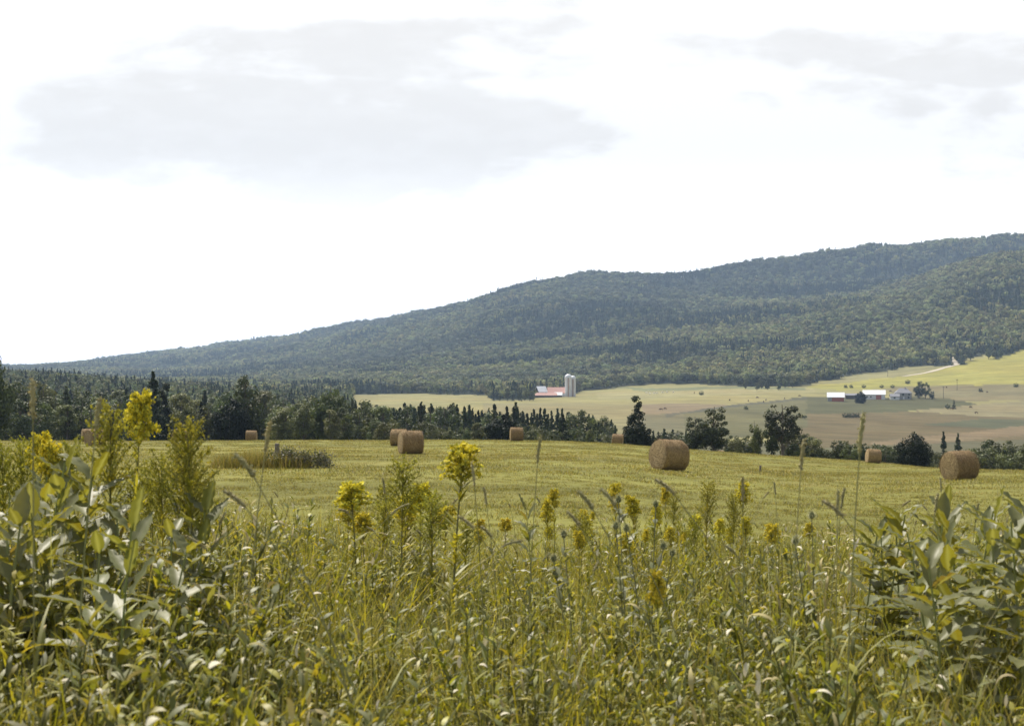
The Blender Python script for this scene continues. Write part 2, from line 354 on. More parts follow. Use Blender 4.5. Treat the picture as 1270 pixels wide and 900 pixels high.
def build_ground():
    fine = np.linspace(-25, 25, 640); left = np.linspace(-180, -25, 34)[:-1]; right = np.linspace(25, 180, 34)[1:-1]
    ang = np.radians(np.concatenate([left, fine, right])); nA = len(ang)
    rad = [.6]
    while rad[-1] < 13900: rad.append(rad[-1] * (1.014 if rad[-1] > 140 else 1.03) + .02)
    rad = np.array(rad); nR = len(rad)
    A, Rr = np.meshgrid(ang, rad); X = Rr * np.sin(A); Y = Rr * np.cos(A)
    Z = terrain(X.ravel(), Y.ravel()); x = X.ravel(); y = Y.ravel()
    C = np.tile(np.array([.262, .236, .098]), (len(x), 1))
    yc = np.maximum(y, 5); px, sy = scr(x, yc, Z)
    jx = px + 3 * fbm(x / 60, y / 60, 3); jy = sy + 1.3 * fbm(x / 40 + 50, y / 40, 3)
    far = Rr.ravel() > 300
    for poly, c in POLY:
        m = in_poly(jx, jy, poly) & far; C[m] = c
    C[in_poly(jx, np.where(jy > 548, 560, jy), [(760, 555), (1005, 555), (1005, 640), (760, 640)]) & far] = (.12, .115, .06)
    C *= .84 * (1 + .2 * fbm(x / 25, y / 25, 3))[:, None] * (1 + np.array([.05, -.02, -.06]) * fbm(x / 90 + 3, y / 60, 3)[:, None])
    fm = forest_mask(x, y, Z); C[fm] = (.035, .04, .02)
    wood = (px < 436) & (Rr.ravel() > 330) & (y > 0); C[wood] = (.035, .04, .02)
    near = Rr.ravel() <= 300
    n1 = fbm(x / 14, y / 6, 4); n2 = fbm(x / 3.2, y / 1.6, 3)
    g = np.array([.166, .163, .038]) * (1 + .18 * n1 + .10 * n2)[:, None] + np.array([.03, .01, .01]) * np.clip(n1 + .1, 0, 1)[:, None]
    C[near] = g[near]
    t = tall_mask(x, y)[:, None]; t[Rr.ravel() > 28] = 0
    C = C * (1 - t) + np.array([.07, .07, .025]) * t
    slope = np.clip((Rr.ravel() - 178) / 30, 0, 1) * np.clip((330 - Rr.ravel()) / 60, 0, 1)
    C = C * (1 - .6 * slope[:, None]) + np.array([.10, .11, .04]) * .6 * slope[:, None]
    i = np.arange(nR - 1)[:, None] * nA; j = np.arange(nA)[None]; j2 = (j + 1) % nA
    F = np.stack([i + j, i + nA + j, i + nA + j2, i + j2], -1).reshape(-1, 4)[:, ::-1]
    V = np.stack([x, y, Z], 1)
    V = np.concatenate([V, [[0, 0, gz(0, .01)]]]); C = np.concatenate([C, [[.07, .07, .025]]])
    c0 = len(V) - 1
    # the disc around the viewpoint closes on its middle vertex
    F2 = np.stack([np.full(nA, c0), (np.arange(nA) + 1) % nA, np.arange(nA), np.arange(nA)], 1)
    me = bpy.data.meshes.new('ground'); nf = len(F); me.vertices.add(len(V)); me.vertices.foreach_set('co', V.astype(np.float32).ravel())
    loops = np.concatenate([F.ravel(), F2[:, :3].ravel()]).astype(np.int32)
    me.loops.add(len(loops)); me.loops.foreach_set('vertex_index', loops)
    me.polygons.add(nf + nA); ls = np.concatenate([np.arange(nf) * 4, nf * 4 + np.arange(nA) * 3]).astype(np.int32)
    me.polygons.foreach_set('loop_start', ls); me.polygons.foreach_set('use_smooth', np.ones(nf + nA, bool))
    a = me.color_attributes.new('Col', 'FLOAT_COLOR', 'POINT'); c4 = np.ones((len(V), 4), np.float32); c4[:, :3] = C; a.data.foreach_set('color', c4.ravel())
    me.update(calc_edges=True)
    m, nt, N, L, P = mat_new('ground_cover')
    atn = N.new('ShaderNodeAttribute'); atn.attribute_name = 'Col'; geo = N.new('ShaderNodeNewGeometry')
    def nz(scale, st, detail=5, rough=.6):
        mp = N.new('ShaderNodeMapping'); mp.inputs['Scale'].default_value = st; L.new(geo.outputs['Position'], mp.inputs[0])
        n = N.new('ShaderNodeTexNoise'); n.inputs['Scale'].default_value = scale; n.inputs['Detail'].default_value = detail; n.inputs['Roughness'].default_value = rough
        L.new(mp.outputs[0], n.inputs['Vector']); return n.outputs['Fac']
    def mr(v, a, b, c, d):
        n = N.new('ShaderNodeMapRange'); L.new(v, n.inputs[0])
        for k, q in enumerate((a, b, c, d)): n.inputs[k + 1].default_value = q
        return n.outputs[0]
    def mul(a, b):
        n = N.new('ShaderNodeMath'); n.operation = 'MULTIPLY'; L.new(a, n.inputs[0]); L.new(b, n.inputs[1]); return n.outputs[0]
    fine_n = nz(2.6, (1, .55, 1), 6, .7); mid = nz(.16, (.5, .9, 1), 5); big = nz(.035, (.5, 2.0, 1), 5, .65)
    f = mul(mul(mr(fine_n, .3, .7, .75, 1.25), mr(mid, .3, .7, .82, 1.16)), mr(big, .3, .7, .74, 1.2))
    vm = N.new('ShaderNodeVectorMath'); vm.operation = 'SCALE'; L.new(atn.outputs['Color'], vm.inputs[0]); L.new(f, vm.inputs['Scale'])
    L.new(vm.outputs[0], P.inputs['Base Color']); P.inputs['Roughness'].default_value = .95; P.inputs['Specular IOR Level'].default_value = .1
    bp = N.new('ShaderNodeBump'); bp.inputs['Strength'].default_value = .5; bp.inputs['Distance'].default_value = .12; L.new(fine_n, bp.inputs['Height']); L.new(bp.outputs[0], P.inputs['Normal'])
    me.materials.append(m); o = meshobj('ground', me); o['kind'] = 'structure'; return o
build_ground()

def ribbon(name, pts, width, mat, lift=.25):
    P = np.array([(p[0], p[1]) for p in pts], float)
    t = np.linspace(0, 1, len(P)); tt = np.linspace(0, 1, 60); x = np.interp(tt, t, P[:, 0]); y = np.interp(tt, t, P[:, 1])
    dx = np.gradient(x); dy = np.gradient(y); l = np.hypot(dx, dy); nx, ny = -dy / l, dx / l
    V = []; 
    for s in np.linspace(-.5, .5, 5):
        w = width * s * (1 + .15 * np.sin(tt * 37)); xx = x + nx * w; yy = y + ny * w; V.append(np.stack([xx, yy, terrain(xx, yy) + lift], 1))
    V = np.stack(V, 1).reshape(-1, 3); F = [(i * 5 + j, i * 5 + j + 1, (i + 1) * 5 + j + 1, (i + 1) * 5 + j) for i in range(59) for j in range(4)]
    F = np.array(F)[:, ::-1]
    o = meshobj(name, np_mesh(name, V, F, None, mat)); o['kind'] = 'structure'; return o
M_dirt = noisy_mat('dirt', (.36, .31, .24), (.48, .43, .34), .15, .95)
t_pts = [find(px, sy, 1200, 2300) for px, sy in ((1173, 432), (1177, 440), (1181, 447), (1187, 452), (1165, 458), (1145, 463), (1120, 467))]
ribbon('dirt_track', [(p.x, p.y) for p in t_pts], 7, M_dirt)

# ------------------------------------------------------------------ instanced ground cover and far woods ("stuff")
def gn_scatter(name, P, rot, scl, idx, protos, label, cat):
    me = bpy.data.meshes.new(name); n = len(P); me.vertices.add(n); me.vertices.foreach_set('co', np.asarray(P, np.float32).ravel())
    for nm, ty, dat, key in (('rot', 'FLOAT_VECTOR', rot, 'vector'), ('scl', 'FLOAT_VECTOR', scl, 'vector'), ('idx', 'INT', idx, 'value')):
        a = me.attributes.new(nm, ty, 'POINT'); a.data.foreach_set(key, np.asarray(dat, np.float32 if ty != 'INT' else np.int32).ravel())
    c = bpy.data.collections.new(name + '_kinds')
    for k, pm in enumerate(protos):
        o = bpy.data.objects.new('%s_kind_%02d' % (name, k), pm); c.objects.link(o)
    ng = bpy.data.node_groups.new(name + '_scatter', 'GeometryNodeTree')
    ng.interface.new_socket('Geometry', in_out='INPUT', socket_type='NodeSocketGeometry'); ng.interface.new_socket('Geometry', in_out='OUTPUT', socket_type='NodeSocketGeometry')
    N = ng.nodes; L = ng.links; gi = N.new('NodeGroupInput'); go = N.new('NodeGroupOutput')
    ci = N.new('GeometryNodeCollectionInfo'); ci.inputs['Collection'].default_value = c; ci.inputs['Separate Children'].default_value = True; ci.inputs['Reset Children'].default_value = True
    ip = N.new('GeometryNodeInstanceOnPoints'); ip.inputs['Pick Instance'].default_value = True
    def na(nm, ty):
        a = N.new('GeometryNodeInputNamedAttribute'); a.data_type = ty; a.inputs['Name'].default_value = nm; return a.outputs['Attribute']
    L.new(gi.outputs[0], ip.inputs['Points']); L.new(ci.outputs[0], ip.inputs['Instance']); L.new(na('idx', 'INT'), ip.inputs['Instance Index'])
    L.new(na('rot', 'FLOAT_VECTOR'), ip.inputs['Rotation']); L.new(na('scl', 'FLOAT_VECTOR'), ip.inputs['Scale']); L.new(ip.outputs[0], go.inputs[0])
    o = meshobj(name, me); md = o.modifiers.new('scatter', 'NODES'); md.node_group = ng
    return tag(o, label, cat, None, 'stuff')

# --- tree crowns of unit height -------------------------------------------------
def crown_points(env, n_cl, n, lump, low=.12):
    """leaf positions in clumps inside an envelope radius(h)"""
    hs = low + (1 - low) * rng.random(n_cl * 9) ; r = np.array([env(h) for h in hs])
    keep = rng.random(len(hs)) < (r / r.max()) ** 1.2; hs = hs[keep][:n_cl]; r = r[keep][:n_cl]; k = len(hs)
    a = rng.uniform(0, 2 * np.pi, k); q = np.sqrt(rng.uniform(.1, 1, k)) * r * .86
    Cn = np.stack([np.cos(a) * q, np.sin(a) * q, hs], 1); lr = lump * rng.uniform(.6, 1.35, k) * (.55 + .45 * r / r.max())
    w = lr ** 2; w /= w.sum(); ix = rng.choice(k, n, p=w)
    dv = rng.normal(size=(n, 3)); dv /= np.linalg.norm(dv, axis=1)[:, None]; dv *= (rng.random(n) ** .28)[:, None]
    P = Cn[ix] + dv * lr[ix][:, None] * np.array([1, 1, .8]); P[:, 2] = np.clip(P[:, 2], .01, 1.03)
    return P, Cn, ix
def broad_crown(env, n_cl=22, n=2600, lump=.13, leaf=.03, col=(.065, .085, .03), var=.35, low=.2, shell=True):
    g = G(); P, Cn, ix = crown_points(env, n_cl, n, lump, low)
    tone = (1 + var * (rng.random(len(Cn)) * 2 - 1))[ix] * (1 + .25 * (rng.random(n) * 2 - 1))
    D = (P - Cn[ix]); D /= np.linalg.norm(D, axis=1)[:, None] + 1e-9; O = P - np.array([0, 0, .45]); O /= np.linalg.norm(O, axis=1)[:, None] + 1e-9
    g.cards(P, leaf * rng.uniform(.6, 1.4, n), np.array(col) * tone[:, None], nrm=(D * 1.1 + O * .7) if shell else None); return g, Cn
def conifer_crown(n=2400, rw=.2, leaf=.028, col=(.03, .048, .024), rag=.25, low=.06, top_pow=.9):
    g = G(); nb = 110; hs = low + (1 - low) * rng.random(nb) ** .9; a = rng.uniform(0, 2 * np.pi, nb)
    Lb = rw * (1 - (hs - low) / (1 - low)) ** top_pow * rng.uniform(1 - rag, 1 + rag, nb) + .012
    w = Lb + .01; w /= w.sum(); ix = rng.choice(nb, n, p=w); t = rng.random(n) ** .7
    rr = Lb[ix] * t; spread = rng.normal(size=n) * .25 * (1 - .5 * t)
    P = np.stack([np.cos(a[ix] + spread) * rr, np.sin(a[ix] + spread) * rr, hs[ix] - rr * .35 + rng.normal(size=n) * .010 + .02 * t], 1)
    P[:, 2] = np.clip(P[:, 2], .0, 1.01); ntop = 30
    P[:ntop] = np.stack([rng.normal(size=ntop) * .004, rng.normal(size=ntop) * .004, rng.uniform(.88, 1.0, ntop)], 1)
    tone = (1 + .25 * (rng.random(nb) * 2 - 1))[ix] * (1 + .2 * (rng.random(n) * 2 - 1))
    g.cards(P, leaf * rng.uniform(.6, 1.4, n), np.array(col) * tone[:, None], flat=.5); return g
def trunk_mesh(name, Cn=None, r=.018, top=.95, bend=.01):
    g = G(); h = np.linspace(-.03, top, 8); x = np.cumsum(rng.normal(size=8) * bend); x -= x[0]; y = np.cumsum(rng.normal(size=8) * bend); y -= y[0]
    ax = np.stack([x, y, h], 1); g.tube(ax, r * (1.25 - 1.1 * (h / top).clip(0, 1)) + .002, 7)
    if Cn is not None:
        for c in Cn[:16]:
            h0 = max(.12, c[2] - .28 * (1 + np.hypot(c[0], c[1]))); b = np.array([np.interp(h0, h, x), np.interp(h0, h, y), h0])
            mid = (b + c) / 2 + np.array([0, 0, .015]); g.tube([b, mid, c], [r * .5, r * .3, r * .12], 5)
    return g.mesh(name, M_bark)
def env_egg(rmax, lo=.15, peak=.55):
    def f(h):
        if h < peak: t = (h - lo) / (peak - lo); return rmax * max(0, 1 - (1 - max(t, 0)) ** 2) ** .5 if t > 0 else rmax * .1
        t = (h - peak) / (1.0 - peak); return rmax * max(0, 1 - t * t) ** .5
    return f

# far woods: cheap crowns
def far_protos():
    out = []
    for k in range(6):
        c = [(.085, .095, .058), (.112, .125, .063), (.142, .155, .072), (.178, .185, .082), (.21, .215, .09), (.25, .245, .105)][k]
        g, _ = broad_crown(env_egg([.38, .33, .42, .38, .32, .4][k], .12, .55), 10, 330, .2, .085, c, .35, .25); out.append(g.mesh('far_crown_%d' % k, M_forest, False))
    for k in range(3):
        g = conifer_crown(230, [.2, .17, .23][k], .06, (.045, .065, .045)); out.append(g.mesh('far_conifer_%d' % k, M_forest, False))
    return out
def mid_protos():
    out = []
    for k in range(5):
        c = [(.11, .13, .058), (.13, .145, .06), (.10, .12, .06), (.15, .155, .07), (.11, .12, .06)][k]
        g, _ = broad_crown(env_egg([.3, .26, .33, .24, .28][k], .1, .5), 18, 900, .13, .05, c, .3, .15); out.append(g.mesh('mid_crown_%d' % k, M_forest, False))
    for k in range(3):
        g = conifer_crown(800, [.17, .14, .2][k], .035, (.042, .058, .034)); out.append(g.mesh('mid_conifer_%d' % k, M_forest, False))
    return out
def build_forest():
    pts = []
    for d0, d1, sp in ((1200, 2000, 7.4), (2000, 2800, 8.6), (2800, 3600, 10.2), (3600, 4600, 12.5), (4600, 5700, 15), (5700, 8000, 24)):
        A = .44 * (d1 ** 2 - d0 ** 2); n = int(A / sp ** 2)
        d = np.sqrt(rng.uniform(d0 ** 2, d1 ** 2, n)); u = rng.uniform(-.40, .42, n); X = u * d; Z = terrain(X, d)
        m = forest_mask(X, d, Z)
        if d0 >= 5700: m &= (u < 0)
        pts.append(np.stack([X, d, Z, np.full(n, sp)], 1)[m])
    P = np.concatenate(pts)
    # leave out what the ridges hide: highest sight line per direction, nearest first
    u = P[:, 0] / P[:, 1]; e = P[:, 2] / P[:, 1]; b = ((u + .5) * 220).astype(int)
    grid_d = np.arange(400, 8000, 25.0); keep = np.zeros(len(P), bool)
    for k in np.unique(b):
        uu = (k + .5) / 220 - .5; gzv = terrain(uu * grid_d, grid_d) / grid_d; mx = np.maximum.accumulate(gzv)
        ix = np.where(b == k)[0]; lim = np.interp(P[ix, 1], grid_d, mx); keep[ix] = e[ix] > lim - 12 / P[ix, 1]
    P = P[keep]; n = len(P)
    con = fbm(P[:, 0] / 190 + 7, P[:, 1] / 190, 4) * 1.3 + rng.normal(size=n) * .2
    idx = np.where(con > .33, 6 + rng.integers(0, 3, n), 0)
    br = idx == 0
    pxx = CX + FPX * P[:, 0] / P[:, 1]; near_s = 1.3 * ((P[:, 1] < 3150) & (pxx > 850)) - 1.0 * ((P[:, 1] > 3150) & (pxx > 700))  # paler crowns near, darker on the back ridge: cloud shadow put into crown colour
    sel = np.clip((fbm(P[:, 0] / 240, P[:, 1] / 240 + 40, 4) * 5.0 + 2.5 + near_s + rng.normal(size=n) * 1.15), 0, 5).astype(int); idx = np.where(br, sel, idx)  # light and dark crown patches also stand in for cloud shadows
    h = np.where(br, rng.uniform(8.5, 16, n), rng.uniform(9, 18, n)) * (P[:, 3] / 9.6).clip(.86, 1.5) * (1 + .25 * fbm(P[:, 0] / 60, P[:, 1] / 60, 2))
    w = h * rng.uniform(.85, 1.25, n)
    rot = np.stack([rng.normal(size=n) * .04, rng.normal(size=n) * .04, rng.uniform(0, 6.28, n)], 1)
    V = P[:, :3].copy(); V[:, 2] -= .06 * h
    print('forest trees', n)
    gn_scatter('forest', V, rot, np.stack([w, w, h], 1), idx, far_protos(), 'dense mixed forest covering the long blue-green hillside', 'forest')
    # woods to the left, between the field and the hill
    n0 = 9000; d = np.sqrt(rng.uniform(400 ** 2, 1250 ** 2, n0)); u = rng.uniform(-.42, -.105, n0); X = u * d; Z = terrain(X, d)
    m = (CX + FPX * u < 434) & (rng.random(n0) < .8); V = np.stack([X, d, Z], 1)[m]; n = len(V)
    con = rng.random(n) < .14; idx = np.where(con, 5 + rng.integers(0, 3, n), rng.integers(0, 5, n)); h = np.where(con, rng.uniform(9, 15, n), rng.uniform(7.5, 12, n)); w = h * rng.uniform(.9, 1.2, n)
    V[:, 2] -= .05 * h; print('woods', n)
    gn_scatter('woods', V, np.stack([0 * w, 0 * w, rng.uniform(0, 6.28, n)], 1), np.stack([w, w, h], 1), idx, mid_protos(), 'grey-green mixed woods rising behind the tree line at the left', 'woods')
build_forest()

# ------------------------------------------------------------------ individual trees
def make_kinds():
    K = {}
    def reg(name, crowns): K[name] = crowns
    bl = []
    for k, (rm, lo, pk, col) in enumerate([(.30, .12, .5, (.10, .118, .05)), (.26, .08, .45, (.12, .135, .058)), (.34, .15, .55, (.09, .112, .05)),
                                           (.22, .1, .5, (.135, .145, .065)), (.28, .05, .4, (.058, .072, .036))]):
        g, Cn = broad_crown(env_egg(rm, lo, pk), 44, 3600, .095, .029, col, .35, lo); bl.append((g.mesh('broad_crown', M_crown, False), trunk_mesh('broad_trunk', Cn)))
    reg('broad', bl)
    sp = []
    for k, (rw, col) in enumerate([(.19, (.042, .060, .034)), (.15, (.062, .080, .044)), (.22, (.030, .043, .024)), (.17, (.085, .098, .052))]):
        g = conifer_crown(2600, rw, .027, col); sp.append((g.mesh('spruce_crown', M_crown, False), trunk_mesh('spruce_trunk', None, .013, .96, .002)))
    reg('spruce', sp)
    def knob(h): return .36 * (1 - h / .78) ** .8 + .05 if h < .76 else (.085 if h > .82 else .05)
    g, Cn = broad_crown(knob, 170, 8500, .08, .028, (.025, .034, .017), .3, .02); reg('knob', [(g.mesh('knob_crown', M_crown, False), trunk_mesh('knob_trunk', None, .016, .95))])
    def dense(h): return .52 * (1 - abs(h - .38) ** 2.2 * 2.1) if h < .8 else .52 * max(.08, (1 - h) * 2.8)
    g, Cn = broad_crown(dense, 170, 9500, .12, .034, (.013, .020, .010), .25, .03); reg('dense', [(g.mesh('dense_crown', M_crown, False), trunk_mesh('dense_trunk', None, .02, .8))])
    def airy(h): return .34 if h > .5 else .22
    g, Cn = broad_crown(env_egg(.34, .22, .68), 42, 3200, .085, .028, (.05, .06, .032), .35, .3); reg('airy', [(g.mesh('airy_crown', M_crown, False), trunk_mesh('airy_trunk', Cn, .022))])
    sh = []
    for k, col in enumerate([(.10, .115, .055), (.065, .08, .038), (.14, .15, .075), (.11, .115, .065)]):
        g, Cn = broad_crown(env_egg(.55, -.1, .4), 30, 1900, .16, .05, col, .35, .03); sh.append((g.mesh('shrub_crown', M_crown, False), trunk_mesh('shrub_stem', Cn, .02, .6)))
    reg('shrub', sh)
    return K
KINDS = make_kinds(); NAMES = {'broad': 'broadleaf_tree', 'spruce': 'spruce_tree', 'knob': 'juniper_tree', 'dense': 'dense_tree', 'airy': 'broadleaf_tree', 'shrub': 'shrub'}
def tree(kind, px, top, d, label, cat='tree', group=None, wide=1.0, var=None, base=None, name=None):
    p = at(px, d) if base is None else base
    H = -(top - HZ) / FPX * p.y - p.z
    H = max(H, 1.0)
    cm, tm = KINDS[kind][rng.integers(len(KINDS[kind])) if var is None else var]
    e = empty(name or NAMES[kind], p, rng.uniform(0, 6.28), (H * wide, H * wide, H)); tag(e, label, cat, group)
    meshobj('trunk' if kind != 'shrub' else 'stem', tm, e); meshobj('crown' if kind != 'shrub' else 'foliage', cm, e); return e

# landmark trees
tree('spruce', 190, 462, 232, 'tall dark ragged spruce left of centre of the left tree line, lone spire', wide=1.05, var=2)
tree('knob', 204, 478, 236, 'narrow dark tree touching the right side of the tall ragged spruce', wide=.7, name='dark_tree')
tree('broad', 305, 459, 226, 'tallest black-green tree standing above the left tree line', wide=.82, var=4)
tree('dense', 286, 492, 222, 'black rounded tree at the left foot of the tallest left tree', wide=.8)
tree('broad', 407, 470, 232, 'tall full-crowned tree at the right end of the left tree line', wide=.85, var=0)
tree('broad', 376, 500, 226, 'mid-height rounded tree just left of the full-crowned tree', wide=1.0, var=1)
tree('broad', -4, 428, 190, 'dark tree cut by the left edge of the picture', wide=.6, var=4)
tree('knob', 790, 493, 196, 'dark pyramid-shaped juniper with a knob on top at the field edge', wide=1.05)
tree('broad', 886, 501, 200, 'wide multi-stemmed tree on the crest right of the largest pale bale', wide=1.25, var=4)
tree('broad', 862, 514, 203, 'smaller left half of the wide pair of trees on the crest', wide=1.2, var=4)
tree('airy', 972, 498, 193, 'open-crowned tree with bare trunk showing on the crest', wide=1.05)
tree('broad', 957, 503, 196, 'leafy tree growing against the left of the open-crowned tree', wide=.62, var=4)
tree('broad', 937, 519, 198, 'short slim tree left of the open-crowned tree', wide=.7, var=0)
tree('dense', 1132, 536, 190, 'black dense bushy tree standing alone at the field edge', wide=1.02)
tree('spruce', 1170, 536, 330, 'small grey spruce left of two above the right-hand bale', wide=.9, var=1)
tree('spruce', 1188, 538, 330, 'small grey spruce right of two above the right-hand bale', wide=1.1, var=1)
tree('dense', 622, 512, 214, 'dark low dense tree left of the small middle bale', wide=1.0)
tree('spruce', 698, 514, 226, 'dark dense spruce just right of the middle bale', wide=1.3, var=2)
tree('spruce', 732, 529, 224, 'small dark spruce left of the far bale by the juniper', wide=1.0, var=2)
tree('spruce', 640, 500, 340, 'pointed spruce rising highest in the middle tree line', wide=1.2, var=1)
tree('spruce', 613, 502, 345, 'pointed spruce just left of the highest middle spruce', wide=1.2, var=0)

# the tree line beyond the crest of the field, front to back
def line(n, x0, x1, d0, d1, prof, kinds, label, group, jit=6, wide=(.8, 1.15), cat='tree'):
    xs = np.linspace(x0, x1, n) + rng.normal(size=n) * (x1 - x0) / n * .4
    for x in xs:
        k = kinds[rng.integers(len(kinds))]; d = rng.uniform(d0, d1); top = np.interp(x, prof[0], prof[1]) + rng.uniform(-jit * .4, jit)
        tree(k, x, top, d, label, cat, group, rng.uniform(*wide))
PX = [-20, 60, 110, 180, 250, 330, 400, 440, 480, 560, 600, 640, 700, 740, 770]
line(34, -20, 480, 222, 250, (PX, [492, 494, 496, 500, 500, 503, 506, 512, 516, 522, 525, 525, 527, 531, 534]), ['broad', 'spruce', 'broad'], 'dark tree in the front row of the left tree line', 'dark front-row trees beyond the field at the left', 9, (.9, 1.3))
line(26, 470, 775, 212, 240, (PX, [492, 494, 496, 500, 500, 503, 506, 512, 519, 524, 526, 527, 528, 533, 536]), ['shrub', 'shrub', 'broad'], 'low bushy tree along the far edge of the middle field', 'bushy trees at the far edge of the middle field', 7, (.8, 1.2))
line(58, -20, 450, 260, 400, (PX, [476, 478, 480, 484, 488, 490, 492, 498, 500, 503, 507, 505, 508, 515, 528]), ['broad', 'broad', 'spruce', 'broad'], 'grey-green tree in the back rows of the left tree line', 'back-row trees beyond the field at the left', 11)
line(52, 434, 560, 290, 400, (PX, [478, 480, 482, 486, 490, 492, 494, 499, 502, 503, 507, 505, 508, 515, 528]), ['spruce', 'broad', 'spruce'], 'spruce or slim tree in the spiky middle tree line', 'trees of the spiky middle line', 10)
line(56, 555, 765, 300, 420, (PX, [478, 480, 482, 486, 490, 492, 494, 499, 500, 503, 508, 508, 509, 515, 530]), ['spruce', 'spruce', 'broad'], 'dark pointed tree in the line below the silo farm', 'pointed trees below the silo farm', 9)
line(9, 812, 848, 300, 340, ([800, 850], [531, 534]), ['spruce', 'shrub'], 'small spruce between the juniper and the wide crest tree', 'small spruces below the juniper', 4)
line(5, 905, 935, 205, 230, ([900, 940], [541, 544]), ['shrub'], 'low shrub in the gap between the two crest tree groups', 'low shrubs between the crest trees', 4, (.8, 1.2), 'shrub')
line(7, 984, 1010, 198, 215, ([980, 1015], [532, 545]), ['shrub', 'broad'], 'low bush at the right foot of the open-crowned tree', 'bushes right of the open-crowned tree', 4, (.8, 1.2), 'shrub')
line(9, 1012, 1056, 215, 260, ([1005, 1060], [552, 552]), ['shrub', 'spruce'], 'small bush on the valley slope right of the crest trees', 'small slope bushes right of the crest trees', 6, (.8, 1.2), 'shrub')
line(5, 1040, 1074, 186, 200, ([1035, 1080], [545, 546]), ['broad', 'shrub'], 'dark bush just left of the bale on the right crest', 'dark bushes left of the right crest bale', 4, (.9, 1.2), 'shrub')
line(7, 1088, 1118, 192, 230, ([1085, 1120], [549, 553]), ['shrub', 'broad'], 'grey-green bush between the crest bale and the black tree', 'bushes between the crest bale and the black tree', 5, (.9, 1.2), 'shrub')
line(6, 1150, 1170, 205, 260, ([1145, 1175], [556, 560]), ['shrub'], 'low bush between the black tree and the right-hand bale', 'bushes left of the right-hand bale', 5, (.8, 1.1), 'shrub')
line(26, 1205, 1330, 195, 300, ([1200, 1240, 1330], [556, 548, 545]), ['shrub', 'broad', 'shrub'], 'grey-green bush on the slope behind the right-hand bale', 'bushes behind the right-hand bale', 9, (.8, 1.2), 'shrub')

# trees round the farms and in the valley
def vtree(kind, px, top, basey, label, wide=1.0, var=None, group=None, d0=700, d1=2000, cat='tree'):
    tree(kind, px, top, 0, label, cat, group, wide, var, base=find(px, basey, d0, d1))
for x, t in ((612, 489), (620, 486), (629, 481), (636, 487), (644, 480), (651, 484), (657, 481), (661, 485)):
    vtree('broad' if x % 2 else 'spruce', x, t, 497, 'tree of the clump left of the silo farm', 1.1, None, 'tree clump left of the silo farm')
vtree('broad', 1140, 471, 494, 'tallest dark tree right of the grey farmhouse', 1.0, 4)
vtree('broad', 1148, 474, 494, 'middle dark tree of the group beside the farmhouse', .9, 2)
vtree('broad', 1156, 484, 495, 'low rounded tree at the right of the farmhouse group', 1.3, 4)
vtree('dense', 1067, 485, 500, 'dark round tree in front of the gap between the white barns', 1.0)
vtree('shrub', 1175, 501, 507, 'left shrub of a pair in the dark green strip right of the house', 1.2, 1, cat='shrub')
vtree('spruce', 1183, 496, 507, 'small spruce in the dark green strip right of the house', 1.3, 0)
vtree('shrub', 998, 514, 519, 'single round shrub alone in the brownish valley field', 1.3, 2, cat='shrub')
for x in (1048, 1053, 1058, 1063): vtree('shrub', x, 512, 518, 'shrub of the short row below the first white barn', 1.4, 1, 'shrub row below the first white barn', cat='shrub')
for x, y in ((1216, 485), (1260, 479), (1126, 475), (870, 489), (925, 507)):
    vtree('shrub', x, y - 4, y + 1, 'lone small shrub dotting the valley pasture', 1.3, 1, 'lone shrubs in the valley pasture', cat='shrub')
for x in (1049, 1056, 1071, 1093, 1108): vtree('shrub', x + rng.normal(), 477, 481, 'shrub in the hedge line above the white barns', 1.4, 1, 'hedge shrubs above the white barns', cat='shrub')
for x in np.linspace(925, 985, 10): vtree('broad', x + rng.normal() * 2, 470 + rng.normal() * 3, 482 + rng.normal() * 1.5, 'tree along the wood edge in the middle distance', 1.2, None, 'wood edge trees above the pasture')
for x in (1150, 1158, 1196, 1204, 1226, 1233, 1241): vtree('broad', x, 434 + rng.normal() * 2 - (x > 1220) * 4, 452 - (x - 1150) * .09, 'tree at the foot of the hill beside the dirt track', 1.1, None, 'trees beside the dirt track', d0=1200, d1=2300)

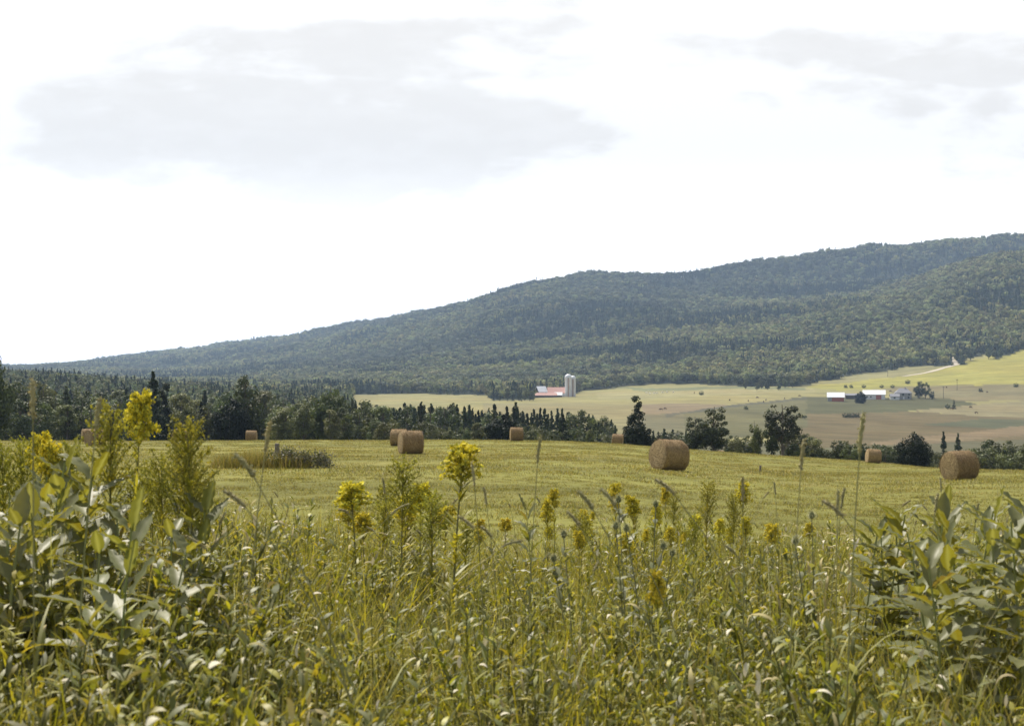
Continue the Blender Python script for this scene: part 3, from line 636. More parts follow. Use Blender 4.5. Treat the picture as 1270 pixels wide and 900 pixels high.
# ------------------------------------------------------------------ farm buildings
def plain(name, c, rough=.7, var=.12, scale=2): return noisy_mat(name, tuple(v * (1 - var) for v in c), tuple(min(1, v * (1 + var)) for v in c), scale, rough)
B_white = plain('white_boards', (.62, .62, .60)); B_tin = plain('white_tin_roof', (.74, .76, .78), .45, .06); B_red = plain('red_door_paint', (.36, .10, .05)); B_rroof = plain('red_roof', (.44, .24, .20), .6)
B_grey = plain('grey_boards', (.30, .29, .27)); B_dark = plain('dark_boards', (.07, .06, .05)); B_groof = plain('grey_shingles', (.22, .22, .24)); B_conc = noisy_mat('silo_staves', (.55, .54, .53), (.78, .77, .75), .8, .8, stretch=(1, 1, .2))
B_glass = plain('window_glass', (.03, .035, .04), .15); B_cap = plain('silo_dome', (.72, .74, .77), .4, .04); B_rust = plain('stained_staves', (.42, .30, .24))
def gable(name, loc, rz, L, W, h, rh, wall, roof, label, cat, over=.5, doors=(), wins=(), chimney=None, hip=0.0):
    """long side along local x, faces -y; doors/wins: (x0,x1,z0,z1,mat) on the front"""
    e = empty(name, loc, rz); tag(e, label, cat)
    g = G(); x, y = L / 2, W / 2; hx = hip * L / 2
    V = [(-x, -y, -2), (x, -y, -2), (x, y, -2), (-x, y, -2), (-x, -y, h), (x, -y, h), (x, y, h), (-x, y, h), (-x + hx, 0, h + rh - .05), (x - hx, 0, h + rh - .05)]
    F = [(0, 1, 5, 4), (1, 2, 6, 5), (2, 3, 7, 6), (3, 0, 4, 7)]
    g.add(V, F, (1, 1, 1))
    if hip == 0: g.add([V[4], V[7], V[8]], [(0, 2, 1)], (1, 1, 1)); g.add([V[5], V[6], V[9]], [(0, 1, 2)], (1, 1, 1))
    meshobj('wall', g.mesh('wall', wall, False), e)
    g = G(); o = over; sl = rh / y
    for s in (-1, 1):
        ex = s * (y + o); ez = h - o * sl; hx2 = hx
        a = [(-x - o, ex, ez), (x + o, ex, ez), (x + o - (hx2 and hx2 + o), 0, h + rh), (-x - o + (hx2 and hx2 + o), 0, h + rh)]
        b = [(p[0], p[1], p[2] + .22) for p in a]
        f = [(0, 1, 2, 3), (7, 6, 5, 4), (0, 4, 5, 1), (1, 5, 6, 2), (2, 6, 7, 3), (3, 7, 4, 0)]
        g.add(a + b, f if s < 0 else [q[::-1] for q in f], (1, 1, 1))
    if hip:
        for s in (-1, 1):
            a = [(s * (x + o), -y - o, h - o * sl + .2), (s * (x + o), y + o, h - o * sl + .2), (s * (x - hx), 0, h + rh + .2)]
            g.add(a, [(0, 1, 2) if s > 0 else (0, 2, 1)], (1, 1, 1))
    rf = meshobj('roof', g.mesh('roof', roof, False), e)
    for k, (lst, nm) in enumerate(((doors, 'door'), (wins, 'window'))):
        for (x0, x1, z0, z1, m) in lst:
            g = G(); g.box(x0, x1, -y - .12, -y + .02, z0, z1); q = meshobj(nm, g.mesh(nm, m, False), e)
    if chimney: g = G(); g.box(chimney - .4, chimney + .4, -.4, .4, h + rh - .8, h + rh + 1.2); meshobj('chimney', g.mesh('chimney', B_grey, False), rf)
    return e
b1 = find(1036.5, 497.5, 900, 1400)
gable('barn', b1, R(-12), 12.5, 9.5, 3.4, 3.3, B_grey, B_tin, 'left white-roofed barn with a wide red door in the valley', 'barn', .5, [(-3.0, 6.0, 0, 3.2, B_red)], [])
b2 = find(1084, 495, 900, 1500)
gable('barn', b2, R(-14), 17, 10, 4.0, 3.2, B_white, B_tin, 'right white barn with white roof and small red door in the valley', 'barn', .5, [(1.5, 5.6, 0, 3.4, B_red)], [(-6, -5, 1.5, 2.6, B_glass), (-3, -2, 1.5, 2.6, B_glass)])
b3 = find(1057, 494.5, 900, 1500)
gable('shed', b3, R(-6), 11, 6, 2.9, 1.3, B_dark, B_groof, 'long dark low shed between the two white barns', 'shed', .3)
b4 = find(1120, 495, 900, 1500)
gable('farmhouse', b4, R(-10), 12.5, 9, 5.2, 3.4, B_grey, B_groof, 'grey two-storey farmhouse with a hipped roof', 'house', .5, [(-.6, .6, 0, 2.1, B_white)], [(-5, -3.8, 3.2, 4.5, B_glass), (-1, .2, 3.2, 4.5, B_glass), (3.6, 4.8, 3.2, 4.5, B_glass), (-4.6, -3.4, .9, 2.2, B_glass), (3.2, 4.4, .9, 2.2, B_glass)], 1.5, .55)
b5 = find(1109.5, 495.5, 900, 1500)
gable('house_annex', b5, R(-10), 7, 6, 2.7, 1.9, B_white, B_groof, 'low white annex against the left side of the farmhouse', 'annex', .4, [], [(-1, .4, .9, 2.1, B_glass)])
# silo farm
f0 = find(690, 492.5, 1150, 1650); m1 = f0.y / FPX
def fp(px, back=0): return Vector((f0.x + (px - 690) * m1 + (back * (px - CX) / FPX), f0.y + back, gz(f0.x + (px - 690) * m1, f0.y + back)))
gable('dairy_barn', fp(692, 16), R(3), 18.5, 12, 3.6, 4.8, B_white, B_rroof, 'long red-roofed barn against the left silo', 'barn', .5, [], [(-6, -5, 1.4, 2.4, B_glass), (-2, -1, 1.4, 2.4, B_glass), (2, 3, 1.4, 2.4, B_glass)])
gable('low_barn', fp(677, 2), R(3), 19, 7, 1.9, 2.1, B_dark, B_rroof, 'low red-roofed barn in front of the silo farm', 'barn', .4)
gable('hay_barn', fp(671, 16), R(24), 8, 9, 5.0, 4.6, B_dark, B_tin, 'tall white-roofed barn at the left of the silo farm', 'barn', .6)
gable('milk_shed', fp(692.5, 3), R(-3), 6.5, 7, 1.9, 2.3, B_dark, B_tin, 'small white-roofed shed at the foot of the silos', 'shed', .4)
def silo(loc, r, h, label):
    e = empty('silo', loc); tag(e, label, 'silo')
    g = G(); a = np.linspace(0, 2 * np.pi, 28, endpoint=False); zs = np.linspace(-2, h, 28); V = []
    for k, z in enumerate(zs):
        rr = r * (1.0 if k % 3 else 1.012); V.append(np.stack([rr * np.cos(a), rr * np.sin(a), np.full(28, z)], 1))
    g.add(np.concatenate(V), [(i * 28 + j, i * 28 + (j + 1) % 28, (i + 1) * 28 + (j + 1) % 28, (i + 1) * 28 + j) for i in range(27) for j in range(28)], (1, 1, 1))
    meshobj('tower_wall', g.mesh('tower_wall', B_conc), e)
    g = G(); V = []
    ph = np.linspace(0, np.pi / 2 * .97, 9)
    for k in [0] + list(ph): V.append(np.stack([r * 1.05 * np.cos(k) * np.cos(a), r * 1.05 * np.cos(k) * np.sin(a), np.full(28, h + (0.25 if len(V) else 0) + r * .95 * np.sin(k))], 1))
    nr = len(V); g.add(np.concatenate(V), [(i * 28 + j, i * 28 + (j + 1) % 28, (i + 1) * 28 + (j + 1) % 28, (i + 1) * 28 + j) for i in range(nr - 1) for j in range(28)], (1, 1, 1))
    meshobj('dome', g.mesh('dome', B_cap), e)
    g = G(); g.box(-.55, .55, -r - .6, -r + .1, 0, h - .4); meshobj('chute', g.mesh('chute', B_rust, False), e)
silo(fp(704.8, 8), 3.0, 17.2, 'left silo of the white-domed pair, the slightly taller one')
silo(fp(710.4, 13), 2.6, 16.0, 'right silo of the white-domed pair')

# utility poles, cattle
M_wood = noisy_mat('weathered_wood', (.12, .10, .08), (.22, .19, .15), 12, .9, .3, stretch=(6, 6, 1))
def pole(px, sy, h, label):
    p = find(px, sy, 800, 2000); e = empty('utility_pole', p); tag(e, label, 'pole', None)
    g = G(); g.tube([(0, 0, -1), (0, 0, h)], [.22, .15], 8); meshobj('post', g.mesh('post', M_wood), e)
    g = G(); g.box(-1.2, 1.2, -.1, .1, h - 1.1, h - .85); meshobj('crossarm', g.mesh('crossarm', M_wood, False), e)
pole(1170, 494, 10, 'thin wooden utility pole just right of the farmhouse trees')
pole(1187, 484, 10, 'thin wooden utility pole in the pasture below the yellow field')
pole(1101, 467, 9, 'thin utility pole in the yellow field above the right barn')
def cow_mesh(name, col):
    bm_v = [(-.9, 0, 1.15), (-.3, 0, 1.1), (.3, 0, 1.12), (.75, 0, 1.2), (1.05, 0, 1.15), (1.35, 0, .75), (1.6, 0, .45), (-1.0, 0, .8)]
    rad = [.28, .38, .38, .34, .2, .17, .11, .05]
    ed = [(0, 1), (1, 2), (2, 3), (3, 4), (4, 5), (5, 6), (0, 7)]
    for bx, hind in ((-.75, 1), (.65, 0)):
        b = 0 if hind else 3
        for s in (-1, 1):
            n = len(bm_v); bm_v += [(bx, s * .2, .75), (bx - .1 * hind, s * .22, .42), (bx, s * .22, 0.0)]; rad += [.16, .08, .07]; ed += [(b, n), (n, n + 1), (n + 1, n + 2)]
    me = bpy.data.meshes.new(name); me.from_pydata(bm_v, ed, []); o = bpy.data.objects.new('tmp', me); COL.objects.link(o)
    md = o.modifiers.new('s', 'SKIN'); sv = me.skin_vertices[0].data
    for i, r in enumerate(rad): sv[i].radius = (r, r)
    sv[2].use_root = True
    o.modifiers.new('u', 'SUBSURF').levels = 1
    dg = bpy.context.evaluated_depsgraph_get(); m2 = bpy.data.meshes.new_from_object(o.evaluated_get(dg)); bpy.data.objects.remove(o); m2.name = name
    m2.materials.clear(); m2.materials.append(plain(name + '_hide', col, .8)); return m2
cw = cow_mesh('white_cow', (.7, .68, .62)); cd = cow_mesh('brown_cow', (.09, .05, .03))
for k, (px, sy, w) in enumerate([(802, 488, 1), (806, 489, 1), (811, 488.3, 1), (814, 488.5, 1), (822, 487.5, 1), (827, 487, 1), (835, 487, 1), (905, 497, 0), (928, 498, 0), (939, 494, 0), (947, 499, 0), (950, 497, 0), (973, 495, 0), (992, 492, 0),
                                 (820, 509, 0), (825, 508, 0), (1180, 508, 0), (1204, 506, 0), (1211, 513, 0), (1104, 486, 0), (1174, 481, 0), (1224, 487, 0), (861, 488, 0)]):
    p = find(px, sy, 500, 1700); o = meshobj('cow', cw if w else cd); o.location = p; o.rotation_euler = (0, 0, rng.uniform(0, 6.28))
    tag(o, 'small white cow grazing in the light pasture right of the silo farm' if w else 'small dark cow grazing on the valley pasture', 'cow', 'white cows in the pasture' if w else 'dark cows in the pasture')

# ------------------------------------------------------------------ hay bales
def hay_mat():
    m, nt, N, L, P = mat_new('hay'); at_ = N.new('ShaderNodeAttribute'); at_.attribute_name = 'Col'; tc = N.new('ShaderNodeTexCoord')
    mp = N.new('ShaderNodeMapping'); mp.inputs['Scale'].default_value = (9, 2.2, 2.2); L.new(tc.outputs['Object'], mp.inputs[0])
    nz = N.new('ShaderNodeTexNoise'); nz.inputs['Scale'].default_value = 5; nz.inputs['Detail'].default_value = 8; nz.inputs['Roughness'].default_value = .75; L.new(mp.outputs[0], nz.inputs[0])
    cr = N.new('ShaderNodeValToRGB'); cr.color_ramp.elements[0].position = .32; cr.color_ramp.elements[0].color = (.30, .2, .12, 1); cr.color_ramp.elements[1].position = .7; cr.color_ramp.elements[1].color = (1.3, 1.2, 1.0, 1)
    L.new(nz.outputs['Fac'], cr.inputs[0]); mx = N.new('ShaderNodeMix'); mx.data_type = 'RGBA'; mx.blend_type = 'MULTIPLY'; mx.inputs['Factor'].default_value = 1
    L.new(at_.outputs['Color'], mx.inputs['A']); L.new(cr.outputs[0], mx.inputs['B']); L.new(mx.outputs['Result'], P.inputs['Base Color']); P.inputs['Roughness'].default_value = .85
    bp = N.new('ShaderNodeBump'); bp.inputs['Strength'].default_value = .8; bp.inputs['Distance'].default_value = .06; L.new(nz.outputs['Fac'], bp.inputs['Height']); L.new(bp.outputs[0], P.inputs['Normal'])
    return m
M_hay = hay_mat(); M_straw = leaf_mat('loose_straw', (1, 1, 1), .7, .15, (1, .9, .6), .1, .01)
def make_bale_meshes(seed):
    g = G(); n = 64; k = 22; L = 1.3; Rb = .76; a = np.linspace(0, 2 * np.pi, n, endpoint=False); xs = np.linspace(-L / 2, L / 2, k)
    A, X = np.meshgrid(a, xs); edge = 1 - .055 * np.clip((np.abs(X) / (L / 2) - .8) / .2, 0, 1) ** 2
    rr = Rb * edge + .022 * fbm(A * 2.2 + seed * 9, X * 14, 3) * 1.3 + .02 * fbm(A * .9 + seed, X * 2 + 5, 2) + .006 * np.sin(X * 2 * np.pi / .11)
    Yc = rr * np.cos(A); Zc = rr * np.sin(A); Zc = np.where(Zc < -.62, -.62 - (-.62 - Zc) * .35, Zc) * 1.0
    Yc = Yc * (1 + .05 * np.sin(seed * 2.1) - .05 * Zc / Rb); Zc = Zc * (.975 + .02 * np.sin(seed)); V = np.stack([X, Yc, Zc], -1).reshape(-1, 3)
    tone = np.array([.35, .27, .145]) * (1 + .25 * fbm(A.ravel() * 3 + seed, X.ravel() * 6, 3))[:, None]
    g.add(V, [(i * n + j, i * n + (j + 1) % n, (i + 1) * n + (j + 1) % n, (i + 1) * n + j) for i in range(k - 1) for j in range(n)], tone)
    Vr = V
    nf = 2600; aa = rng.uniform(0, 2 * np.pi, nf); xx = rng.uniform(-L / 2, L / 2, nf)
    P0 = np.stack([xx, (Rb - .01) * np.cos(aa), np.maximum((Rb - .01) * np.sin(aa), -.63)], 1); T = np.stack([rng.normal(size=nf) * .35, -np.sin(aa), np.cos(aa)], 1) * rng.choice([-1, 1], nf)[:, None]
    O = np.stack([0 * xx, np.cos(aa), np.sin(aa)], 1); Ls = rng.uniform(.05, .17, nf)[:, None]; P1 = P0 + T * Ls + O * rng.uniform(.0, .05, nf)[:, None]; W = np.array([1.0, 0, 0]) * .006
    Vf = np.stack([P0 - W, P0 + W, P1 + W * .5, P1 - W * .5], 1).reshape(-1, 3); Cf = np.repeat(np.array([.40, .29, .16]) * rng.uniform(.4, 1.25, nf)[:, None], 4, 0)
    g.add(Vf, np.arange(4 * nf).reshape(nf, 4), Cf)
    roll = g.mesh('straw_roll', M_hay)
    ends = []
    for s in (-1, 1):
        g = G(); rings = 14; rim = Vr.reshape(k, n, 3)[0 if s < 0 else -1]; c = np.array([s * L / 2, 0, -.0]); V = []; C = []
        for q in range(rings):
            t = 1 - q / rings; rg = c + (rim - c) * t; rg[:, 0] = s * (L / 2 + .035 * (1 - t ** 4) + .012 * np.sin(t * 46 + a * 1.0)); V.append(rg)
            C.append(np.array([.50, .41, .25]) * (.78 + .28 * np.sin(t * 46 + a)[:, None] * .6 + .25 * fbm(a * 4, np.full(n, t * 9.0), 2)[:, None]))  # ends coloured paler than the roll, sunlight on them painted in
        V.append(np.array([[s * (L / 2 + .035), 0, 0]])); C.append(np.array([[.3, .2, .1]]))
        F = [(i * n + j, i * n + (j + 1) % n, (i + 1) * n + (j + 1) % n, (i + 1) * n + j) for i in range(rings - 1) for j in range(n)] + [((rings - 1) * n + j, (rings - 1) * n + (j + 1) % n, rings * n, rings * n) for j in range(n)]
        if s < 0: F = [f[::-1] if f[2] != f[3] else (f[1], f[0], f[2], f[2]) for f in F]
        g.add(np.concatenate(V), F, np.concatenate(C))
        # loose ends sticking out of the rolled face
        nf = 500; r_ = Rb * np.sqrt(rng.random(nf)) * .93; b_ = rng.uniform(0, 2 * np.pi, nf); P0 = np.stack([np.full(nf, s * (L / 2 + .02)), r_ * np.cos(b_), np.maximum(r_ * np.sin(b_), -.6)], 1)
        T = rng.normal(size=(nf, 3)) * np.array([.25, 1, 1]); T /= np.linalg.norm(T, axis=1)[:, None]; T[:, 0] = s * np.abs(T[:, 0]); P1 = P0 + T * rng.uniform(.04, .12, nf)[:, None]; W = np.cross(T, [s, .2, .1]) * .005
        g.add(np.stack([P0 - W, P0 + W, P1 + W * .5, P1 - W * .5], 1).reshape(-1, 3), np.arange(4 * nf).reshape(nf, 4), np.repeat(np.array([.46, .35, .2]) * rng.uniform(.5, 1.2, nf)[:, None], 4, 0))
        ends.append(g.mesh('rolled_end', M_hay))
    g = G(); nf = 420; b_ = rng.uniform(0, 2 * np.pi, nf); ra = rng.uniform(.2, 1.1, nf); P0 = np.stack([ra * np.cos(b_) * 1.0, ra * np.sin(b_) * .85, -.73 + rng.uniform(0, .05, nf)], 1); th = rng.uniform(0, 6.28, nf)
    T = np.stack([np.cos(th), np.sin(th), rng.uniform(-.1, .35, nf)], 1); W = np.stack([-np.sin(th), np.cos(th), 0 * th], 1) * .006; P1 = P0 + T * rng.uniform(.06, .2, nf)[:, None]
    g.add(np.stack([P0 - W, P0 + W, P1 + W, P1 - W], 1).reshape(-1, 3), np.arange(4 * nf).reshape(nf, 4), np.array([.42, .33, .17]) * np.ones((4 * nf, 1)))
    return roll, ends, g.mesh('loose_straw', M_straw)
BM = [make_bale_meshes(1), make_bale_meshes(2), make_bale_meshes(3)]
def bale(px, d, turn, label, k=0, size=1.0):
    p = at(px, d); e = empty('hay_bale', (p.x, p.y, p.z + .68 * size), R(turn) - math.atan((px - CX) / FPX), (size,) * 3); tag(e, label, 'hay bale', 'round hay bales on the mown field')
    sx = (gz(p.x + 1, p.y) - gz(p.x - 1, p.y)) / 2; e.rotation_euler[1] = -math.atan(sx) * math.cos(R(turn))
    roll, ends, loose = BM[k]; meshobj('straw_roll', roll, e); meshobj('rolled_end', ends[0], e); meshobj('rolled_end', ends[1], e); meshobj('loose_straw', loose, e)
# turn > 0: the left end comes round toward the viewer
bale(830, 67.5, 34, 'largest round bale, centre right, pale left end and dark red shaded side', 0)
bale(1190, 73, 40, 'large brown bale at the far right behind the milkweed leaves', 1, 1.03)
bale(509.5, 88, 14, 'brown bale in the middle left, another bale hidden behind it', 2)
bale(495, 122, -10, 'bale mostly hidden behind the left side of the middle-left bale', 0)
bale(640.5, 152, 6, 'small bale below the silo farm on the crest of the field', 1)
bale(766, 183, -3, 'small pale bale just left of the dark juniper', 2, 1.05)
bale(1083, 145, 14, 'small pale bale on the right slope left of the black tree', 0)
bale(118, 124, 30, 'reddish bale behind the goldenrod at the far left', 1)
bale(109.5, 150, 8, 'pale bale just left of and behind the reddish far left bale', 0, .95)
bale(177.5, 178, 4, 'tiny bale at the foot of the tall ragged spruce', 2)
bale(224, 165, 55, 'narrow end-on bale between the goldenrods at the left', 0)
bale(312, 181, -8, 'tiny bale half sunk behind the crest below the tallest left tree', 1)
bale(893, 212, 5, 'pale bale mostly sunk behind the crest below the crest trees', 2, .8)

# ------------------------------------------------------------------ meadow: mown field tufts
def strip_clump(n, rad, h, w, cols, lean=(.1, .9), droop=(0, .9), seg=3, shape='blade', wv=(.7, 1.3)):
    g = G(); a = rng.uniform(0, 6.28, n); r = rad * np.sqrt(rng.random(n)); root = np.stack([r * np.cos(a), r * np.sin(a), np.full(n, -.02)], 1)
    ci = rng.integers(0, len(cols), n); c = np.array(cols)[ci] * rng.uniform(.75, 1.25, n)[:, None]
    g.blades(root, h * rng.uniform(.45, 1.1, n), w * rng.uniform(*wv, n), rng.uniform(0, 6.28, n), rng.uniform(*lean, n), rng.uniform(*droop, n), c, seg, shape); return g
GR = [(.13, .133, .032), (.152, .147, .036), (.108, .117, .03)]; DRY = [(.27, .23, .10), (.32, .28, .15)]
def build_mown():
    protos = []
    for k in range(3): protos.append(strip_clump(70, .28, .09, .009, GR + [GR[1], (.20, .185, .055)] + DRY[:1], (.2, 1.2), (0, 1.0), 2).mesh('mown_tuft', M_grass))
    for k in range(3): protos.append(strip_clump(110, .75, .12, .02, GR + [(.20, .185, .055), (.22, .2, .07)] + DRY, (.1, 1.2), (0, .8), 2).mesh('mown_tuft_wide', M_grass))
    P = []; I = []; S = []
    for d0, d1, dens, ks, sc_ in ((9, 24, 14, (0, 3), 1.0), (24, 50, 4.5, (0, 3), 1.3), (50, 100, 1.1, (3, 6), 1.0), (100, 182, .5, (3, 6), 1.2)):
        A = .5 * .92 * (d1 ** 2 - d0 ** 2); n = int(A * dens); d = np.sqrt(rng.uniform(d0 ** 2, d1 ** 2, n)); u = rng.uniform(-.46, .46, n); X = u * d
        m = rng.random(n) > tall_mask(X, d) * .8
        row = fbm(X / 30, d / 2.2, 3); m &= rng.random(n) < np.clip(.75 + .5 * row, .15, 1)
        X, d = X[m], d[m]; n = len(X); P.append(np.stack([X, d, terrain(X, d)], 1)); I.append(rng.integers(*ks, n)); S.append(sc_ * rng.uniform(.6, 1.35, n) * (1 + .3 * fbm(X / 5, d / 5, 2)))
    P = np.concatenate(P); I = np.concatenate(I); S = np.concatenate(S); n = len(P); print('mown', n)
    gn_scatter('mown_grass', P, np.stack([0 * S, 0 * S, rng.uniform(0, 6.28, n)], 1), np.stack([S, S, S * rng.uniform(.7, 1.2, n)], 1), I, protos, 'short yellow-green mown grass across the hay field', 'grass')
build_mown()

# ------------------------------------------------------------------ tall foreground verge
GT = [(.215, .225, .028), (.285, .28, .034), (.165, .178, .028), (.33, .30, .05), (.105, .12, .026)]
PALE = [(.42, .36, .2), (.33, .28, .13), (.52, .48, .36)]
GREYG = [(.165, .178, .05), (.21, .21, .075), (.12, .135, .034)]
def weed_clump(nst, h, leafL, leafW, cols, nl=22, up=.9):
    """upright leafy stems with small pointed leaves"""
    g = G()
    for s in range(nst):
        a = rng.uniform(0, 6.28); r = .1 * math.sqrt(rng.random()); ln = rng.uniform(0, .3); ya = rng.uniform(0, 6.28); hh = h * rng.uniform(.65, 1.1); t = np.linspace(0, 1, 6)
        P = np.stack([r * math.cos(a) + math.sin(ya) * ln * hh * t ** 1.5, r * math.sin(a) + math.cos(ya) * ln * hh * t ** 1.5, -.03 + hh * t * (1 - .1 * ln * t)], 1)
        g.tube(P, .0035 * (1.3 - t), 4, (.12, .13, .05))
        tt = rng.uniform(.2, 1, nl); root = np.stack([np.interp(tt, t, P[:, i]) for i in range(3)], 1); c = np.array(cols)[rng.integers(0, len(cols), nl)] * rng.uniform(.8, 1.3, nl)[:, None]
        g.blades(root, leafL * (1.15 - .5 * tt) * rng.uniform(.7, 1.2, nl), leafW * rng.uniform(.7, 1.2, nl), rng.uniform(0, 6.28, nl), rng.uniform(.4, up, nl), rng.uniform(.2, 1.6, nl), c, 4, 'leaf', rng.uniform(-.4, .4, nl))
    return g
def build_verge():
    protos = []
    for k in range(3): protos.append(strip_clump(58, .16, .78, .0105, GT, (.03, .5), (.2, 1.7), 6).mesh('tall_a', M_grass))            # 0-2 upright green
    for k in range(2): protos.append(strip_clump(56, .18, .76, .0125, GT + GREYG[:1], (.1, .7), (.7, 2.3), 7).mesh('tall_b', M_broad))         # 3-4 arching glossy
    for k in range(2): protos.append(strip_clump(30, .15, .72, .008, PALE + [(.3, .27, .1)]*2, (.05, .7), (.3, 2.2), 6).mesh('tall_c', M_grass))  # 5-6 dry
    for k in range(3): protos.append(weed_clump(7, .72, .085, .0125, GREYG + GT, 34).mesh('weed_a', M_broad))                          # 7-9 leafy weeds
    for k in range(2): protos.append(weed_clump(6, .68, .06, .0135, GT + [(.26, .26, .07)], 36, 1.2).mesh('weed_b', M_broad))              # 10-11
    g = strip_clump(36, .2, .85, .0045, [(.30, .28, .12), (.22, .22, .08)], (.02, .3), (0, .7), 5); protos.append(g.mesh('fine', M_grass))   # 12 fine stalks
    # 13 small pale dry leaf curls caught in the grass
    g = G(); n = 11; a = rng.uniform(0, 6.28, n); r = .2 * np.sqrt(rng.random(n)); g.blades(np.stack([r * np.cos(a), r * np.sin(a), rng.uniform(.45, .78, n)], 1), rng.uniform(.025, .07, n), rng.uniform(.007, .013, n), rng.uniform(0, 6.28, n), rng.uniform(-.3, 1.6, n), rng.uniform(.8, 2.4, n), np.array(PALE)[rng.integers(0, 3, n)] * 1.25, 5, 'leaf')
    protos.append(g.mesh('curls', M_seed))
    n0 = 27000; d = (rng.uniform(1.4 ** 1.75, 21 ** 1.75, n0)) ** (1 / 1.75); th = rng.uniform(-.62, .62, n0); X = d * np.sin(th); Y = d * np.cos(th)
    keep = rng.random(n0) < tall_mask(X, Y); X, Y = X[keep], Y[keep]; n = len(X); r = np.hypot(X, Y)
    w = np.array([.14, .13, .12, .13, .13, .055, .055, .055, .05, .04, .025, .03, .09, .05]); w /= w.sum()
    idx = rng.choice(14, n, p=w); pat = fbm(X / .9, Y / .9, 3)
    idx = np.where((pat > .22) & (rng.random(n) < .6), rng.integers(0, 3, n), idx); idx = np.where((pat < -.25) & (rng.random(n) < .35), rng.integers(7, 12, n), idx)
    px = CX + FPX * X / Y
    hs = np.interp(r, [1.4, 2.5, 4, 6, 10, 14, 18, 21], [1.05, 1.2, 1.28, 1.28, 1.18, 1.05, .85, .7]) * rng.uniform(.7, 1.18, n) * (1 + .22 * fbm(X / 1.6 + 8, Y / 1.6, 2))
    hs *= np.where(r < 7.5, np.interp(px, [0, 220, 300, 600, 1000, 1080, 1270], [1.0, 1.0, 1.0, .97, 1.0, 1.0, 1.0]), np.interp(px, [0, 250, 450, 600, 900, 1050, 1270], [1.1, 1.08, .98, .92, .95, 1.0, 1.1]))
    P = np.stack([X, Y, terrain(X, Y)], 1); wd = hs * rng.uniform(.85, 1.2, n); print('verge', n)
    gn_scatter('tall_grass', P, np.stack([rng.normal(size=n) * .08, rng.normal(size=n) * .08, rng.uniform(0, 6.28, n)], 1), np.stack([wd, wd, hs], 1), idx, protos, 'tangled tall grass and weeds of the unmown foreground verge', 'grass')
build_verge()

# --- brush mound on the field ---------------------------------------------------
def build_mound():
    c = at(338, 60)
    e = empty('weedy_mound', c); tag(e, 'long unmown mound of dry grass and brambles in the field at left', 'weed patch')
    g = G(); n = 2600; x = rng.uniform(-2.5, 1.6, n); y = rng.normal(size=n) * .45; z = terrain(c.x + x, c.y + y) - c.z
    env = np.clip(1 - ((x + .7) / 2.2) ** 2 * .5, .2, 1)
    cc = np.array([(.19, .19, .06), (.23, .20, .09), (.16, .17, .06), (.28, .24, .13)])[rng.integers(0, 4, n)] * rng.uniform(.7, 1.2, n)[:, None]
    g.blades(np.stack([x, y, z - .03], 1), rng.uniform(.45, 1.0, n) * env, .018, rng.uniform(0, 6.28, n), rng.uniform(0, .4, n), rng.uniform(0, .9, n), cc, 3)
    meshobj('dry_grass', g.mesh('dry_grass', M_grass), e)
    g = G(); n = 2600; ci = rng.integers(0, 26, n); bx = rng.uniform(.0, 2.35, 26); bz = np.interp(bx, [0, .6, 1.5, 2.35], [.75, .72, .5, .32]) * rng.uniform(.5, 1.1, 26); by = rng.normal(size=26) * .35
    P = np.stack([bx[ci], by[ci], bz[ci] * .9], 1) + rng.normal(size=(n, 3)) * np.array([.17, .17, .15]); P[:, 2] = np.maximum(P[:, 2], .02) + (terrain(c.x + P[:, 0], c.y + P[:, 1]) - c.z)
    cc = np.array([(.12, .13, .07), (.17, .15, .11), (.22, .2, .17), (.10, .11, .05), (.3, .28, .24)])[rng.integers(0, 5, n)]
    g.cards(P, rng.uniform(.04, .10, n), cc); meshobj('brambles', g.mesh('brambles', M_crown, False), e)
    p = at(343.5, 60.5); g = G(); g.tube([(0, 0, -.2), (.01, 0, 1.02)], [.11, .1], 8); g.tube([(0.01, 0, 1.02), (.012, 0, 1.04)], [.1, .002], 8)
    o = meshobj('fence_post', g.mesh('fence_post', M_wood)); o.location = p; tag(o, 'weathered wooden post stub standing in the weedy mound', 'post')
    p = at(942.5, 77); g = G(); g.tube([(0, 0, -.2), (.02, 0, .36)], [.06, .055], 8); g.tube([(.02, 0, .36), (.02, 0, .375)], [.055, .002], 8)
    o = meshobj('fence_post', g.mesh('post_stub', M_wood)); o.location = p; tag(o, 'short dark post standing alone in the mown field at right', 'post')
build_mound()

